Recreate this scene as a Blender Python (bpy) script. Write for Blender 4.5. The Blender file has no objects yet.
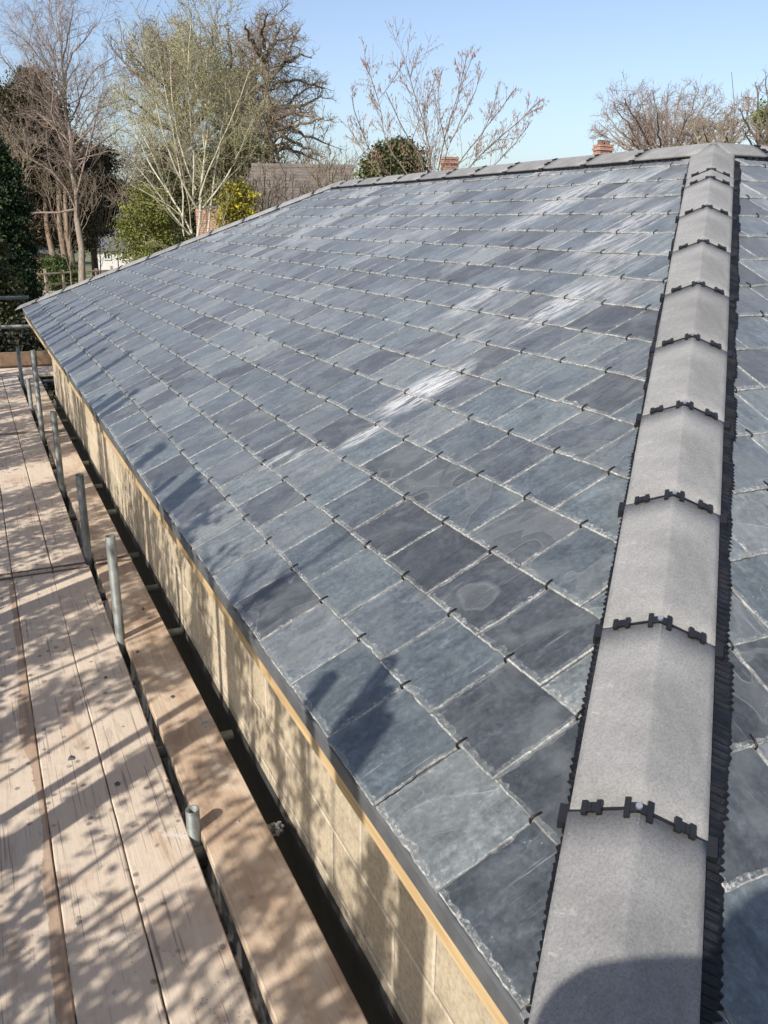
import bpy, math, random
import numpy as np
from mathutils import Vector
R = math.radians
rng = np.random.default_rng(11)
random.seed(11)
C = bpy.context.scene.collection
sc = bpy.context.scene

# ------------------------------------------------------------------ measured layout (metres, eave of the slates = x 0, z 0)
F_PX = 842.87
CAM = np.array([-0.5714, -0.5450, 1.0474])
PITCH, ROLL, YAW = 0.327242, 0.013764, 0.448669
A = 0.438620                      # roof pitch
CA, SA, TA = math.cos(A), math.sin(A), math.tan(A)
W, L = 3.0653, 11.2573            # half span, eave length
H = W * TA
GA, PW = 0.2, 0.2405              # slate gauge, slate pitch along the course
GROUND = -2.6
SUN_H = np.array([0.85, 0.5268])    # plan direction in which the light travels
SUN_EL = R(38)
_fw = np.array([math.sin(YAW) * math.cos(PITCH), math.cos(YAW) * math.cos(PITCH), -math.sin(PITCH)])
_r = np.array([math.cos(YAW), -math.sin(YAW), 0.0])
_u = np.cross(_r, _fw)
CR = _r * math.cos(ROLL) + _u * math.sin(ROLL)
CU = -_r * math.sin(ROLL) + _u * math.cos(ROLL)


def at(px, py, depth):
    return CAM + (_fw + CR * (px - 384) / F_PX + CU * (512 - py) / F_PX) * depth


# ------------------------------------------------------------------ materials
def new_mat(name):
    m = bpy.data.materials.new(name)
    m.use_nodes = True
    nt = m.node_tree
    for n in list(nt.nodes):
        nt.nodes.remove(n)
    out = nt.nodes.new('ShaderNodeOutputMaterial')
    b = nt.nodes.new('ShaderNodeBsdfPrincipled')
    nt.links.new(b.outputs[0], out.inputs[0])
    return m, nt, b


class N:
    """small helper for node graphs"""
    def __init__(s, nt):
        s.nt = nt

    def node(s, t, **kw):
        n = s.nt.nodes.new(t)
        for k, v in kw.items():
            setattr(n, k, v)
        return n

    def put(s, sock, v):
        if isinstance(v, bpy.types.NodeSocket):
            s.nt.links.new(v, sock)
        elif v is not None:
            if sock.type == 'RGBA' and not hasattr(v, '__len__'):
                v = (v, v, v, 1)
            if sock.type == 'RGBA' and len(v) == 3:
                v = (*v, 1)
            sock.default_value = v

    def coord(s, which='Object'):
        return s.node('ShaderNodeTexCoord').outputs[which]

    def mapping(s, vec, scale=(1, 1, 1), rot=(0, 0, 0), loc=(0, 0, 0)):
        n = s.node('ShaderNodeMapping')
        s.put(n.inputs['Vector'], vec)
        n.inputs['Scale'].default_value = scale
        n.inputs['Rotation'].default_value = rot
        n.inputs['Location'].default_value = loc
        return n.outputs[0]

    def noise(s, vec, scale, detail=4, rough=.55, dist=0.0, col=False):
        n = s.node('ShaderNodeTexNoise')
        s.put(n.inputs['Vector'], vec)
        n.inputs['Scale'].default_value = scale
        n.inputs['Detail'].default_value = detail
        n.inputs['Roughness'].default_value = rough
        n.inputs['Distortion'].default_value = dist
        return n.outputs['Color' if col else 'Fac']

    def voro(s, vec, scale, feature='F1', rand=1.0, out='Distance'):
        n = s.node('ShaderNodeTexVoronoi', feature=feature)
        s.put(n.inputs['Vector'], vec)
        n.inputs['Scale'].default_value = scale
        n.inputs['Randomness'].default_value = rand
        return n.outputs[out]

    def ramp(s, fac, stops, interp='LINEAR'):
        n = s.node('ShaderNodeValToRGB')
        cr = n.color_ramp
        cr.interpolation = interp
        while len(cr.elements) > 1:
            cr.elements.remove(cr.elements[-1])
        for i, (p, c) in enumerate(stops):
            if not hasattr(c, '__len__'):
                c = (c, c, c)
            e = cr.elements[0] if i == 0 else cr.elements.new(p)
            e.position = p
            e.color = (*c, 1)
        s.put(n.inputs[0], fac)
        return n.outputs[0]

    def mix(s, fac, a, b, blend='MIX'):
        n = s.node('ShaderNodeMix', data_type='RGBA', blend_type=blend)
        s.put(n.inputs[0], fac)
        s.put(n.inputs[6], a)
        s.put(n.inputs[7], b)
        return n.outputs[2]

    def math(s, op, a, b=None, c=None, clamp=False):
        n = s.node('ShaderNodeMath', operation=op)
        n.use_clamp = clamp
        s.put(n.inputs[0], a)
        s.put(n.inputs[1], b)
        s.put(n.inputs[2], c)
        return n.outputs[0]

    def smooth(s, v, lo, hi):
        n = s.node('ShaderNodeMapRange', interpolation_type='SMOOTHSTEP')
        s.put(n.inputs[0], v)
        n.inputs[1].default_value = lo
        n.inputs[2].default_value = hi
        return n.outputs[0]

    def bump(s, h, strength=.3, dist=.01, normal=None):
        n = s.node('ShaderNodeBump')
        n.inputs['Strength'].default_value = strength
        n.inputs['Distance'].default_value = dist
        s.put(n.inputs['Height'], h)
        s.put(n.inputs['Normal'], normal)
        return n.outputs[0]

    def attr(s, name, out='Fac'):
        n = s.node('ShaderNodeAttribute')
        n.attribute_name = name
        return n.outputs[out]

    def sep(s, v):
        n = s.node('ShaderNodeSeparateXYZ')
        s.put(n.inputs[0], v)
        return n.outputs

    def comb(s, x=0., y=0., z=0.):
        n = s.node('ShaderNodeCombineXYZ')
        s.put(n.inputs[0], x)
        s.put(n.inputs[1], y)
        s.put(n.inputs[2], z)
        return n.outputs[0]


def simple(name, col, rough=.7, var=.25, scale=6, metallic=0, bump=.15, spec=.5):
    m, nt, b = new_mat(name)
    g = N(nt)
    v = g.noise(g.coord(), scale, 5, .6)
    c = g.ramp(v, [(.25, tuple(x * (1 - var) for x in col)), (.75, tuple(min(1, x * (1 + var)) for x in col))])
    g.put(b.inputs['Base Color'], c)
    b.inputs['Roughness'].default_value = rough
    b.inputs['Metallic'].default_value = metallic
    b.inputs['Specular IOR Level'].default_value = spec
    if bump:
        g.put(b.inputs['Normal'], g.bump(g.noise(g.coord(), scale * 8, 3), bump, .004))
    return m


SCUFFS = [(.95, 2.26, .22, .12, 1.0), (.66, 2.19, .11, .05, .9), (.40, 2.42, .09, .03, .7), (.47, 2.34, .05, .03, .6), (1.57, 2.29, .22, .12, .8), (1.30, 2.50, .12, .05, .5),
          (1.55, 2.86, .2, .09, .7), (2.5, 3.6, .4, .16, .8), (1.9, 2.25, .16, .05, .4), (2.2, 2.7, .3, .10, .7), (2.55, 2.95, .3, .1, .45),
          (2.0, 4.6, .3, .12, .35), (2.6, 5.2, .3, .15, .4), (1.2, 6.2, .35, .15, .3)]


def mat_slate(name, edge=False, chipped=False):
    m, nt, b = new_mat(name)
    g = N(nt)
    uv = g.node('ShaderNodeUVMap').outputs[0]
    r1, r2 = g.attr('tone'), g.attr('kind')
    if edge:
        n1 = g.noise(uv, 120, 4, .7)
        c = g.ramp(n1, [(.30, (.13, .135, .135)), (.48, (.30, .30, .285)), (.62, (.46, .46, .43)), (.8, (.6, .6, .56))])
        c = g.mix(g.math('MULTIPLY', g.smooth(g.noise(uv, 18, 3), .42, .6), .75), c, (.12, .125, .125))
        g.put(b.inputs['Base Color'], c)
        b.inputs['Roughness'].default_value = .7
        g.put(b.inputs['Normal'], g.bump(g.noise(uv, 160, 4, .7), .4, .002))
        return m
    base = g.ramp(r1, [(0, (.027, .029, .032)), (.14, (.040, .044, .049)), (.36, (.052, .061, .068)), (.65, (.066, .081, .090)), (.88, (.084, .102, .109)), (1, (.135, .146, .142))])
    # riven streaks along the slate (v axis) and cloudy bands
    st = g.noise(g.mapping(uv, (34, 5, 1), (0, 0, .25)), 1.0, 5, .6, .4)
    base = g.mix(.55, base, g.ramp(st, [(.3, (.55, .55, .56)), (.5, (1, 1, 1)), (.7, (1.5, 1.5, 1.48))]), 'MULTIPLY')
    mi = g.noise(uv, 70, 6, .72, .5)
    base = g.mix(.6, base, g.ramp(mi, [(.33, .42), (.5, 1.), (.67, 1.75)]), 'MULTIPLY')
    bl = g.noise(g.mapping(uv, (13, 9, 1), (0, 0, .5)), 1.0, 5, .68, .9)
    base = g.mix(.8, base, g.ramp(bl, [(.32, .55), (.46, .9), (.53, 1.05), (.68, 1.5)]), 'MULTIPLY')
    base = g.mix(g.math('MULTIPLY', g.smooth(r2, .78, .9), .55), base, g.mix(1., base, (1.04, .97, 1.01), 'MULTIPLY'))
    cl = g.noise(uv, 5, 4, .55, 1.2)
    base = g.mix(g.math('MULTIPLY', g.smooth(cl, .45, .7), .45), base, (.135, .148, .145))
    # delaminated layers: stepped contour patches
    la = g.math('ADD', g.noise(g.mapping(uv, (4.2, 3.0, 1)), 1.0, 2, .45, 1.0), g.math('MULTIPLY', g.math('SUBTRACT', g.noise(uv, 45, 4, .7), .5), .035))
    step = g.smooth(la, .535, .55)
    step2 = g.smooth(la, .66, .67)
    on = g.smooth(r2, .38, .5)
    lay = g.math('MULTIPLY', g.math('ADD', step, step2), on)
    base = g.mix(g.math('MULTIPLY', lay, .16), base, (.19, .20, .19))
    rim = g.math('MULTIPLY', g.math('MULTIPLY', g.smooth(la, .525, .54), g.math('SUBTRACT', 1., g.smooth(la, .540, .552))), on)
    base = g.mix(g.math('MULTIPLY', rim, .22), base, (.22, .23, .225))
    # scratches and chalk
    sc_ = g.noise(g.mapping(uv, (120, 7, 1), (0, 0, .3)), 1.0, 4, .65)
    mk = g.noise(uv, 3.2, 2)
    scr = g.math('MULTIPLY', g.smooth(sc_, .58, .74), g.smooth(mk, .46, .62))
    base = g.mix(g.math('MULTIPLY', scr, .5), base, (.42, .42, .40))
    sp = g.smooth(g.voro(uv, 75), .16, .08)
    base = g.mix(g.math('MULTIPLY', g.math('MULTIPLY', sp, g.smooth(g.noise(uv, 9, 2), .56, .66)), .5), base, (.34, .34, .33))
    # the few chalky scuffs left on particular slates
    co = g.sep(g.coord('Object'))
    tot = None
    for (x, y, rx, ry, s) in SCUFFS:
        dx = g.math('DIVIDE', g.math('SUBTRACT', co[0], x), rx)
        dy = g.math('DIVIDE', g.math('SUBTRACT', co[1], y), ry)
        d = g.math('ADD', g.math('MULTIPLY', dx, dx), g.math('MULTIPLY', dy, dy))
        e = g.math('MULTIPLY', g.smooth(d, 1.3, .1), s)
        tot = e if tot is None else g.math('MAXIMUM', tot, e)
    up_ = g.math('MULTIPLY', g.math('MULTIPLY', g.smooth(co[0], .7, 2.3), g.smooth(g.noise(g.coord('Object'), 1.1, 3, .6), .42, .62)), .62)
    gate = g.smooth(g.math('FRACT', g.math('MULTIPLY', r1, 7.7)), .25, .75)
    up_ = g.math('MULTIPLY', up_, gate)
    tot = g.math('MAXIMUM', tot, up_)
    sc2 = g.noise(g.mapping(uv, (110, 6, 1), (0, 0, .25)), 1.0, 5, .7)
    ch = g.math('MULTIPLY', tot, g.smooth(g.math('ADD', g.math('MULTIPLY', sc2, .6), g.math('MULTIPLY', g.noise(g.mapping(uv, (26, 8, 1), (0, 0, .5)), 1.0, 4, .7), .4)), .44, .54))
    base = g.mix(g.math('MULTIPLY', ch, .85), base, (.55, .54, .52))
    if chipped:      # flakes knocked off along the dressed edge
        n2 = g.noise(uv, 105, 5, .75)
        base = g.mix(g.math('MULTIPLY', g.smooth(g.noise(uv, 22, 4, .7), .34, .60), .42), base, (.165, .172, .158))
        fl = g.math('MULTIPLY', g.smooth(n2, .47, .60), g.math('ADD', .35, g.smooth(g.noise(uv, 13, 3), .40, .58), clamp=True))
        base = g.mix(g.math('MULTIPLY', g.math('MULTIPLY', fl, g.smooth(g.math('FRACT', g.math('MULTIPLY', r1, 17.3)), -.25, .7)), .9), base, g.ramp(n2, [(.5, (.22, .22, .21)), (.7, (.46, .46, .43))]))
    g.put(b.inputs['Base Color'], base)
    g.put(b.inputs['Roughness'], g.ramp(st, [(.3, .36), (.7, .55)]))
    b.inputs['Specular IOR Level'].default_value = .6
    b.inputs['Sheen Weight'].default_value = .34
    b.inputs['Sheen Roughness'].default_value = .45
    h = g.math('ADD', g.math('MULTIPLY', lay, .6), g.math('MULTIPLY', st, .5))
    nb = g.bump(h, .55, .0035)
    nb = g.bump(g.noise(uv, 38, 5, .65), .35, .004, nb)
    nb = g.bump(mi, .35, .0015, nb)
    g.put(b.inputs['Normal'], nb)
    return m


def mat_concrete(name, col=(.210, .207, .200)):
    m, nt, b = new_mat(name)
    g = N(nt)
    o = g.coord()
    n1 = g.noise(o, 9, 5, .6)
    n2 = g.noise(o, 210, 5, .8)
    c = g.ramp(n1, [(.3, tuple(x * .84 for x in col)), (.7, tuple(x * 1.12 for x in col))])
    c = g.mix(.5, c, g.ramp(n2, [(.34, .45), (.5, 1.), (.64, 1.4)]), 'MULTIPLY')
    oi = g.node('ShaderNodeObjectInfo').outputs['Random']
    c = g.mix(1., c, g.ramp(oi, [(0, .86), (1, 1.12)]), 'MULTIPLY')
    lo = g.noise(g.mapping(o, (1, 1, 1)), 3.5, 4, .65, .8)
    c = g.mix(.7, c, g.ramp(lo, [(.35, .78), (.5, 1.), (.65, 1.18)]), 'MULTIPLY')
    scf = g.math('MULTIPLY', g.smooth(g.noise(g.mapping(o, (26, 40, 26), (0, 0, .8)), 1., 5, .72, 1.2), .62, .72), g.smooth(g.noise(o, 4.5, 2), .52, .64))
    c = g.mix(g.math('MULTIPLY', scf, .6), c, (.52, .51, .49))
    w = g.math('MULTIPLY', g.smooth(g.noise(o, 26, 4, .7, .6), .60, .70), g.smooth(g.noise(o, 5, 2), .5, .62))
    c = g.mix(g.math('MULTIPLY', w, .5), c, (.45, .44, .42))
    sp = g.smooth(g.voro(o, 130), .12, .05)
    c = g.mix(g.math('MULTIPLY', sp, .5), c, (.12, .115, .11))
    g.put(b.inputs['Base Color'], c)
    b.inputs['Roughness'].default_value = .85
    b.inputs['Specular IOR Level'].default_value = .3
    g.put(b.inputs['Normal'], g.bump(n2, .6, .0025))
    return m


def mat_board(name):
    m, nt, b = new_mat(name)
    g = N(nt)
    o = g.coord()
    rr = g.attr('tone')
    v = g.comb(g.sep(o)[0], g.sep(o)[1], g.math('MULTIPLY', rr, 37.))
    gr = g.noise(g.mapping(v, (55, 2.2, 1)), 1, 6, .6, .6)
    fine = g.noise(g.mapping(v, (230, 9, 1)), 1, 3, .6)
    wood = g.ramp(gr, [(.3, (.33, .225, .15)), (.5, (.48, .36, .26)), (.7, (.58, .45, .34))])
    dust = g.noise(g.mapping(v, (5, 1.6, 1)), 1, 5, .62, .8)
    c = g.mix(g.math('MULTIPLY', g.smooth(dust, .26, .46), .85), wood, (.575, .485, .385))
    c = g.mix(g.math('MULTIPLY', g.smooth(g.noise(v, 2.3, 4, .6), .56, .72), .5), c, (.34, .20, .125))
    c = g.mix(.18, c, g.ramp(fine, [(.3, .6), (.55, 1.), (.7, 1.2)]), 'MULTIPLY')
    # mortar drips, footprints, dents
    s1 = g.voro(v, 17)
    c = g.mix(g.math('MULTIPLY', g.math('MULTIPLY', g.smooth(s1, .24, .12), g.smooth(g.noise(v, 6, 2), .45, .55)), .8), c, (.16, .13, .115))
    s2 = g.voro(g.mapping(v, (1, 1, 1), (0, 0, 0), (3, 5, 1)), 60)
    c = g.mix(g.math('MULTIPLY', g.math('MULTIPLY', g.smooth(s2, .24, .12), g.smooth(g.noise(v, 4, 2), .52, .62)), .5), c, (.14, .115, .10))
    ln = g.noise(g.mapping(v, (120, 2.0, 1), (0, 0, .06)), 1, 2, .5)
    c = g.mix(g.math('MULTIPLY', g.smooth(ln, .62, .69), .6), c, (.17, .13, .11))
    s3 = g.voro(g.mapping(v, (1, .7, 1), (0, 0, .4), (8, 2, 3)), 5.5)
    c = g.mix(g.math('MULTIPLY', g.smooth(s3, .085, .05), .65), c, (.20, .14, .10))
    lt = g.math('MULTIPLY', g.smooth(g.noise(v, 12, 5, .7, 1), .60, .68), g.smooth(g.noise(v, 3, 2), .5, .6))
    c = g.mix(g.math('MULTIPLY', lt, .6), c, (.60, .55, .50))
    # bare strip where the crust of dust has worn off one edge of a board
    x = g.attr('edge')
    edge = g.math('ADD', x, g.math('MULTIPLY', g.math('SUBTRACT', g.noise(g.mapping(v, (18, 11, 1)), 1, 5, .75), .5), .22))
    edge = g.math('ADD', edge, g.math('MULTIPLY', g.math('SUBTRACT', g.noise(g.mapping(v, (.4, 1.1, 1)), 1, 2, .5), .5), .55))
    dirt = g.math('MULTIPLY', g.smooth(g.noise(g.mapping(v, (9, 4, 1), (0, 0, .3)), 1, 6, .72, 1.2), .54, .70), .42)
    c = g.mix(dirt, c, (.22, .17, .135))
    st = g.smooth(edge, .985, .995)
    c = g.mix(g.math('MULTIPLY', g.attr('kind'), .72), c, g.ramp(g.noise(g.mapping(v, (7, 2.2, 1)), 1, 5, .65, .6), [(.30, (.20, .12, .07)), (.45, (.38, .26, .165)), (.58, (.50, .38, .27)), (.72, (.62, .54, .44))]))
    c = g.mix(g.math('MULTIPLY', st, .9), c, g.mix(.5, wood, (.24, .15, .09)))
    g.put(b.inputs['Base Color'], c)
    b.inputs['Roughness'].default_value = .9
    b.inputs['Specular IOR Level'].default_value = .2
    h = g.math('ADD', g.math('MULTIPLY', gr, .6), g.math('MULTIPLY', fine, .4))
    nb = g.bump(h, .5, .004)
    nb = g.bump(g.noise(v, 30, 4, .6), .35, .006, nb)
    g.put(b.inputs['Normal'], nb)
    return m


def mat_block(name):
    m, nt, b = new_mat(name)
    g = N(nt)
    o = g.sep(g.coord())
    # along the wall / height; the object's x or y whichever varies
    v = g.comb(g.math('ADD', o[0], o[1]), g.math('ADD', o[2], .885 + .225 * 10), 0.)
    br = g.node('ShaderNodeTexBrick')
    g.put(br.inputs['Vector'], v)
    br.inputs['Scale'].default_value = 1
    br.inputs['Brick Width'].default_value = .45
    br.inputs['Row Height'].default_value = .225
    br.inputs['Mortar Size'].default_value = .010
    br.inputs['Mortar Smooth'].default_value = .4
    br.inputs['Color1'].default_value = (.455, .38, .27, 1)
    br.inputs['Color2'].default_value = (.54, .455, .33, 1)
    br.inputs['Mortar'].default_value = (.63, .54, .42, 1)
    c = g.mix(.55, br.outputs[0], g.ramp(g.noise(g.coord(), 60, 5, .7), [(.3, .5), (.5, 1), (.7, 1.35)]), 'MULTIPLY')
    c = g.mix(.8, c, g.ramp(g.noise(g.coord(), 4, 5, .65), [(.3, .75), (.7, 1.15)]), 'MULTIPLY')
    g.put(b.inputs['Base Color'], c)
    b.inputs['Roughness'].default_value = .95
    b.inputs['Specular IOR Level'].default_value = .15
    h = g.math('ADD', g.math('MULTIPLY', br.outputs['Fac'], -1.6), g.noise(g.coord(), 90, 4, .7))
    g.put(b.inputs['Normal'], g.bump(h, .6, .006))
    return m


def mat_brick(name, c1=(.30, .13, .085), c2=(.40, .19, .12)):
    m, nt, b = new_mat(name)
    g = N(nt)
    o = g.sep(g.coord())
    v = g.comb(g.math('ADD', o[0], o[1]), o[2], 0.)
    br = g.node('ShaderNodeTexBrick')
    g.put(br.inputs['Vector'], v)
    br.inputs['Scale'].default_value = 1
    br.inputs['Brick Width'].default_value = .225
    br.inputs['Row Height'].default_value = .075
    br.inputs['Mortar Size'].default_value = .008
    br.inputs['Color1'].default_value = (*c1, 1)
    br.inputs['Color2'].default_value = (*c2, 1)
    br.inputs['Mortar'].default_value = (.42, .38, .33, 1)
    c = g.mix(.5, br.outputs[0], g.ramp(g.noise(g.coord(), 5, 4), [(.3, .65), (.7, 1.2)]), 'MULTIPLY')
    g.put(b.inputs['Base Color'], c)
    b.inputs['Roughness'].default_value = .9
    return m


def mat_roof_far(name, col=(.15, .14, .135)):
    m, nt, b = new_mat(name)
    g = N(nt)
    o = g.sep(g.coord())
    v = g.comb(g.math('ADD', o[0], o[1]), g.math('MULTIPLY', o[2], 1.6), 0.)
    br = g.node('ShaderNodeTexBrick')
    g.put(br.inputs['Vector'], v)
    br.inputs['Scale'].default_value = 1
    br.inputs['Brick Width'].default_value = .3
    br.inputs['Row Height'].default_value = .2
    br.inputs['Mortar Size'].default_value = .012
    br.inputs['Color1'].default_value = (*col, 1)
    br.inputs['Color2'].default_value = tuple(x * 1.3 for x in col) + (1,)
    br.inputs['Mortar'].default_value = tuple(x * .5 for x in col) + (1,)
    c = g.mix(.6, br.outputs[0], g.ramp(g.noise(g.coord(), 2.5, 5, .7), [(.3, .55), (.7, 1.4)]), 'MULTIPLY')
    g.put(b.inputs['Base Color'], c)
    b.inputs['Roughness'].default_value = .8
    return m


def mat_leaf(name, col, var=.45, scale=1.2, trans=.15):
    m, nt, b = new_mat(name)
    g = N(nt)
    rr = g.attr('tone')
    n1 = g.noise(g.coord(), scale, 3)
    f = g.math('ADD', g.math('MULTIPLY', rr, .65), g.math('MULTIPLY', n1, .35))
    c = g.ramp(f, [(.15, tuple(x * (1 - var) for x in col)), (.5, col), (.85, tuple(x * (1 + var * 1.2) for x in col))])
    g.put(b.inputs['Base Color'], c)
    b.inputs['Roughness'].default_value = .6
    b.inputs['Specular IOR Level'].default_value = .25
    return m


def mat_bark(name, col, var=.35, scale=3):
    m, nt, b = new_mat(name)
    g = N(nt)
    v = g.mapping(g.coord(), (4, 4, 1))
    n1 = g.noise(v, scale, 5, .65)
    c = g.ramp(n1, [(.3, tuple(x * (1 - var) for x in col)), (.7, tuple(x * (1 + var) for x in col))])
    g.put(b.inputs['Base Color'], c)
    b.inputs['Roughness'].default_value = .9
    b.inputs['Specular IOR Level'].default_value = .2
    return m


M = {}
M['slate'] = mat_slate('natural slate')
M['slate_edge'] = mat_slate('dressed slate edge', True)
M['slate_chip'] = mat_slate('chipped slate margin', False, True)
M['concrete'] = mat_concrete('concrete tile')
M['board'] = mat_board('scaffold board wood')
M['block'] = mat_block('buff blockwork')
M['black'] = simple('black plastic', (.012, .012, .013), .45, .3, 20, bump=.1)
M['felt'] = simple('black hip roll', (.007, .008, .011), .55, .7, 30, bump=.3, spec=.22)
M['tray'] = simple('eaves tray', (.10, .105, .11), .55, .3, 12)
m, nt, b = new_mat('new timber')
g = N(nt)
tg = g.noise(g.mapping(g.coord(), (60, 2.5, 60)), 1, 5, .65, .6)
g.put(b.inputs['Base Color'], g.ramp(tg, [(.3, (.36, .23, .11)), (.5, (.52, .36, .18)), (.7, (.62, .46, .26))]))
b.inputs['Roughness'].default_value = .75
M['timber'] = m
M['tube'] = simple('galvanised tube', (.185, .195, .18), .55, .4, 14, .25, .3)
M['coupler'] = simple('coupler steel', (.09, .09, .09), .6, .4, 25, .3, .3)
M['band'] = simple('rusty hoop iron', (.13, .095, .075), .8, .5, 30, .2, .4)
M['crust'] = simple('mortar crust', (.38, .36, .33), .95, .35, 40, bump=.8)
M['screw'] = simple('screw head', (.65, .66, .68), .3, .1, 20, .8, 0)
M['hook'] = simple('slate hook', (.02, .018, .016), .5, .2, 20, .4, 0)
M['brick'] = mat_brick('red brick')
M['chimney_brick'] = mat_brick('orange brick', (.29, .12, .07), (.38, .17, .10))
M['far_roof'] = mat_roof_far('weathered roof tiles', (.125, .105, .085))
M['dark_roof'] = mat_roof_far('dark roof tiles', (.09, .09, .10))
M['white'] = simple('white render', (.50, .49, .46), .85, .1, 3)
M['glass'] = simple('dark window', (.03, .035, .04), .15, .2, 2, bump=0)
M['shed_wood'] = simple('shed boards', (.24, .17, .11), .85, .3, 4)
M['fence_wood'] = simple('weathered rail', (.36, .30, .23), .85, .3, 4)
M['pot'] = simple('clay pot', (.16, .085, .06), .85, .3, 5)
M['bin'] = simple('blue bin', (.03, .06, .16), .5, .2, 5)
M['skin'] = simple('skin', (.52, .33, .25), .55, .12, 20)
M['jacket'] = simple('dark jacket', (.03, .035, .05), .85, .3, 30)
M['hair'] = simple('hair', (.05, .035, .025), .7, .3, 40)


# ------------------------------------------------------------------ mesh building
def tag(o, label=None, cat=None, group=None, kind=None):
    if label: o['label'] = label
    if cat: o['category'] = cat
    if group: o['group'] = group
    if kind: o['kind'] = kind
    return o


def wloc(o):
    v = Vector((0, 0, 0))
    while o is not None:
        v += o.location
        o = o.parent
    return v


def thing(name, loc, label, cat, group=None):
    o = bpy.data.objects.new(name, None)
    o.empty_display_size = .2
    o.location = loc
    C.objects.link(o)
    return tag(o, label, cat, group)


def link(name, me, parent=None):
    o = bpy.data.objects.new(name, me)
    C.objects.link(o)
    if parent is not None:
        o.parent = parent
    return o


class MB:
    def __init__(s):
        s.v, s.f, s.m, s.uv, s.tone, s.kind = [], [], [], [], [], []
        s.has_uv = False

    def add(s, vs, fs, mi=0, tone=0., kind=0.):
        o = len(s.v)
        s.v += [tuple(x) for x in vs]
        for f in fs:
            s.f.append(tuple(i + o for i in f))
            s.m.append(mi)
            s.tone.append(tone)
            s.kind.append(kind)

    def box(s, lo, hi, mi=0, tone=0.):
        x0, y0, z0 = lo
        x1, y1, z1 = hi
        vs = [(x0, y0, z0), (x1, y0, z0), (x1, y1, z0), (x0, y1, z0), (x0, y0, z1), (x1, y0, z1), (x1, y1, z1), (x0, y1, z1)]
        s.add(vs, [(0, 3, 2, 1), (4, 5, 6, 7), (0, 1, 5, 4), (1, 2, 6, 5), (2, 3, 7, 6), (3, 0, 4, 7)], mi, tone)

    def obox(s, c, ex, ey, ez, mi=0):
        """box with centre c and half-axis vectors"""
        c, ex, ey, ez = map(np.asarray, (c, ex, ey, ez))
        vs = [c + a * ex + b * ey + d * ez for d in (-1, 1) for a, b in ((-1, -1), (1, -1), (1, 1), (-1, 1))]
        s.add(vs, [(0, 3, 2, 1), (4, 5, 6, 7), (0, 1, 5, 4), (1, 2, 6, 5), (2, 3, 7, 6), (3, 0, 4, 7)], mi)

    def tube(s, pts, rad, n=10, mi=0, cap=True, hollow=False):
        pts = np.asarray(pts, float)
        K = len(pts)
        rad = np.full(K, rad) if np.isscalar(rad) else np.asarray(rad, float)
        t = np.gradient(pts, axis=0)
        t /= np.linalg.norm(t, axis=1)[:, None]
        ref = np.array([0, 0, 1.]) if abs(t[0][2]) < .9 else np.array([1., 0, 0])
        vs = []
        for k in range(K):
            a = np.cross(t[k], ref)
            a /= np.linalg.norm(a)
            b = np.cross(t[k], a)
            for i in range(n):
                w = 2 * math.pi * i / n
                vs.append(pts[k] + rad[k] * (a * math.cos(w) + b * math.sin(w)))
        fs = [(k * n + i, k * n + (i + 1) % n, (k + 1) * n + (i + 1) % n, (k + 1) * n + i) for k in range(K - 1) for i in range(n)]
        if cap and not hollow:
            fs += [tuple(range(n))[::-1], tuple((K - 1) * n + i for i in range(n))]
        s.add(vs, fs, mi)
        if hollow:       # inner wall and rims of a tube
            o = len(s.v) - K * n
            inner = [pts[k] + (np.array(s.v[o + k * n + i]) - pts[k]) * .83 for k in (0, K - 1) for i in range(n)]
            b0 = len(s.v)
            s.v += [tuple(x) for x in inner]
            for i in range(n):
                j = (i + 1) % n
                for f in ((o + j, o + i, b0 + i, b0 + j), (o + (K - 1) * n + i, o + (K - 1) * n + j, b0 + n + j, b0 + n + i), (b0 + j, b0 + i, b0 + n + i, b0 + n + j)):
                    s.f.append(f); s.m.append(mi); s.tone.append(0.); s.kind.append(0.)

    def build(s, name, mats, parent=None, smooth=False, uv=None, loc=None):
        """loc: object origin in world space; default the parent's origin"""
        me = bpy.data.meshes.new(name)
        base = wloc(parent) if parent is not None else Vector((0, 0, 0))
        org = np.array(loc if loc is not None else base, float)
        vv = (np.asarray(s.v, float) - org)
        me.from_pydata(vv.tolist(), [], s.f)
        for m in (mats if isinstance(mats, (list, tuple)) else [mats]):
            me.materials.append(m)
        me.polygons.foreach_set('material_index', s.m)
        me.polygons.foreach_set('use_smooth', [smooth] * len(s.f))
        for nm, dat in (('tone', s.tone), ('kind', s.kind)):
            at_ = me.attributes.new(nm, 'FLOAT', 'FACE')
            at_.data.foreach_set('value', dat)
        if uv is not None:
            ul = me.uv_layers.new(name='UVMap')
            li = np.zeros(len(me.loops), dtype=np.int32)
            me.loops.foreach_get('vertex_index', li)
            ul.data.foreach_set('uv', np.asarray(uv, np.float32)[li].ravel())
        me.update()
        o = link(name, me, parent)
        if loc is not None:
            o.location = Vector(org) - base
        return o


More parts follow.
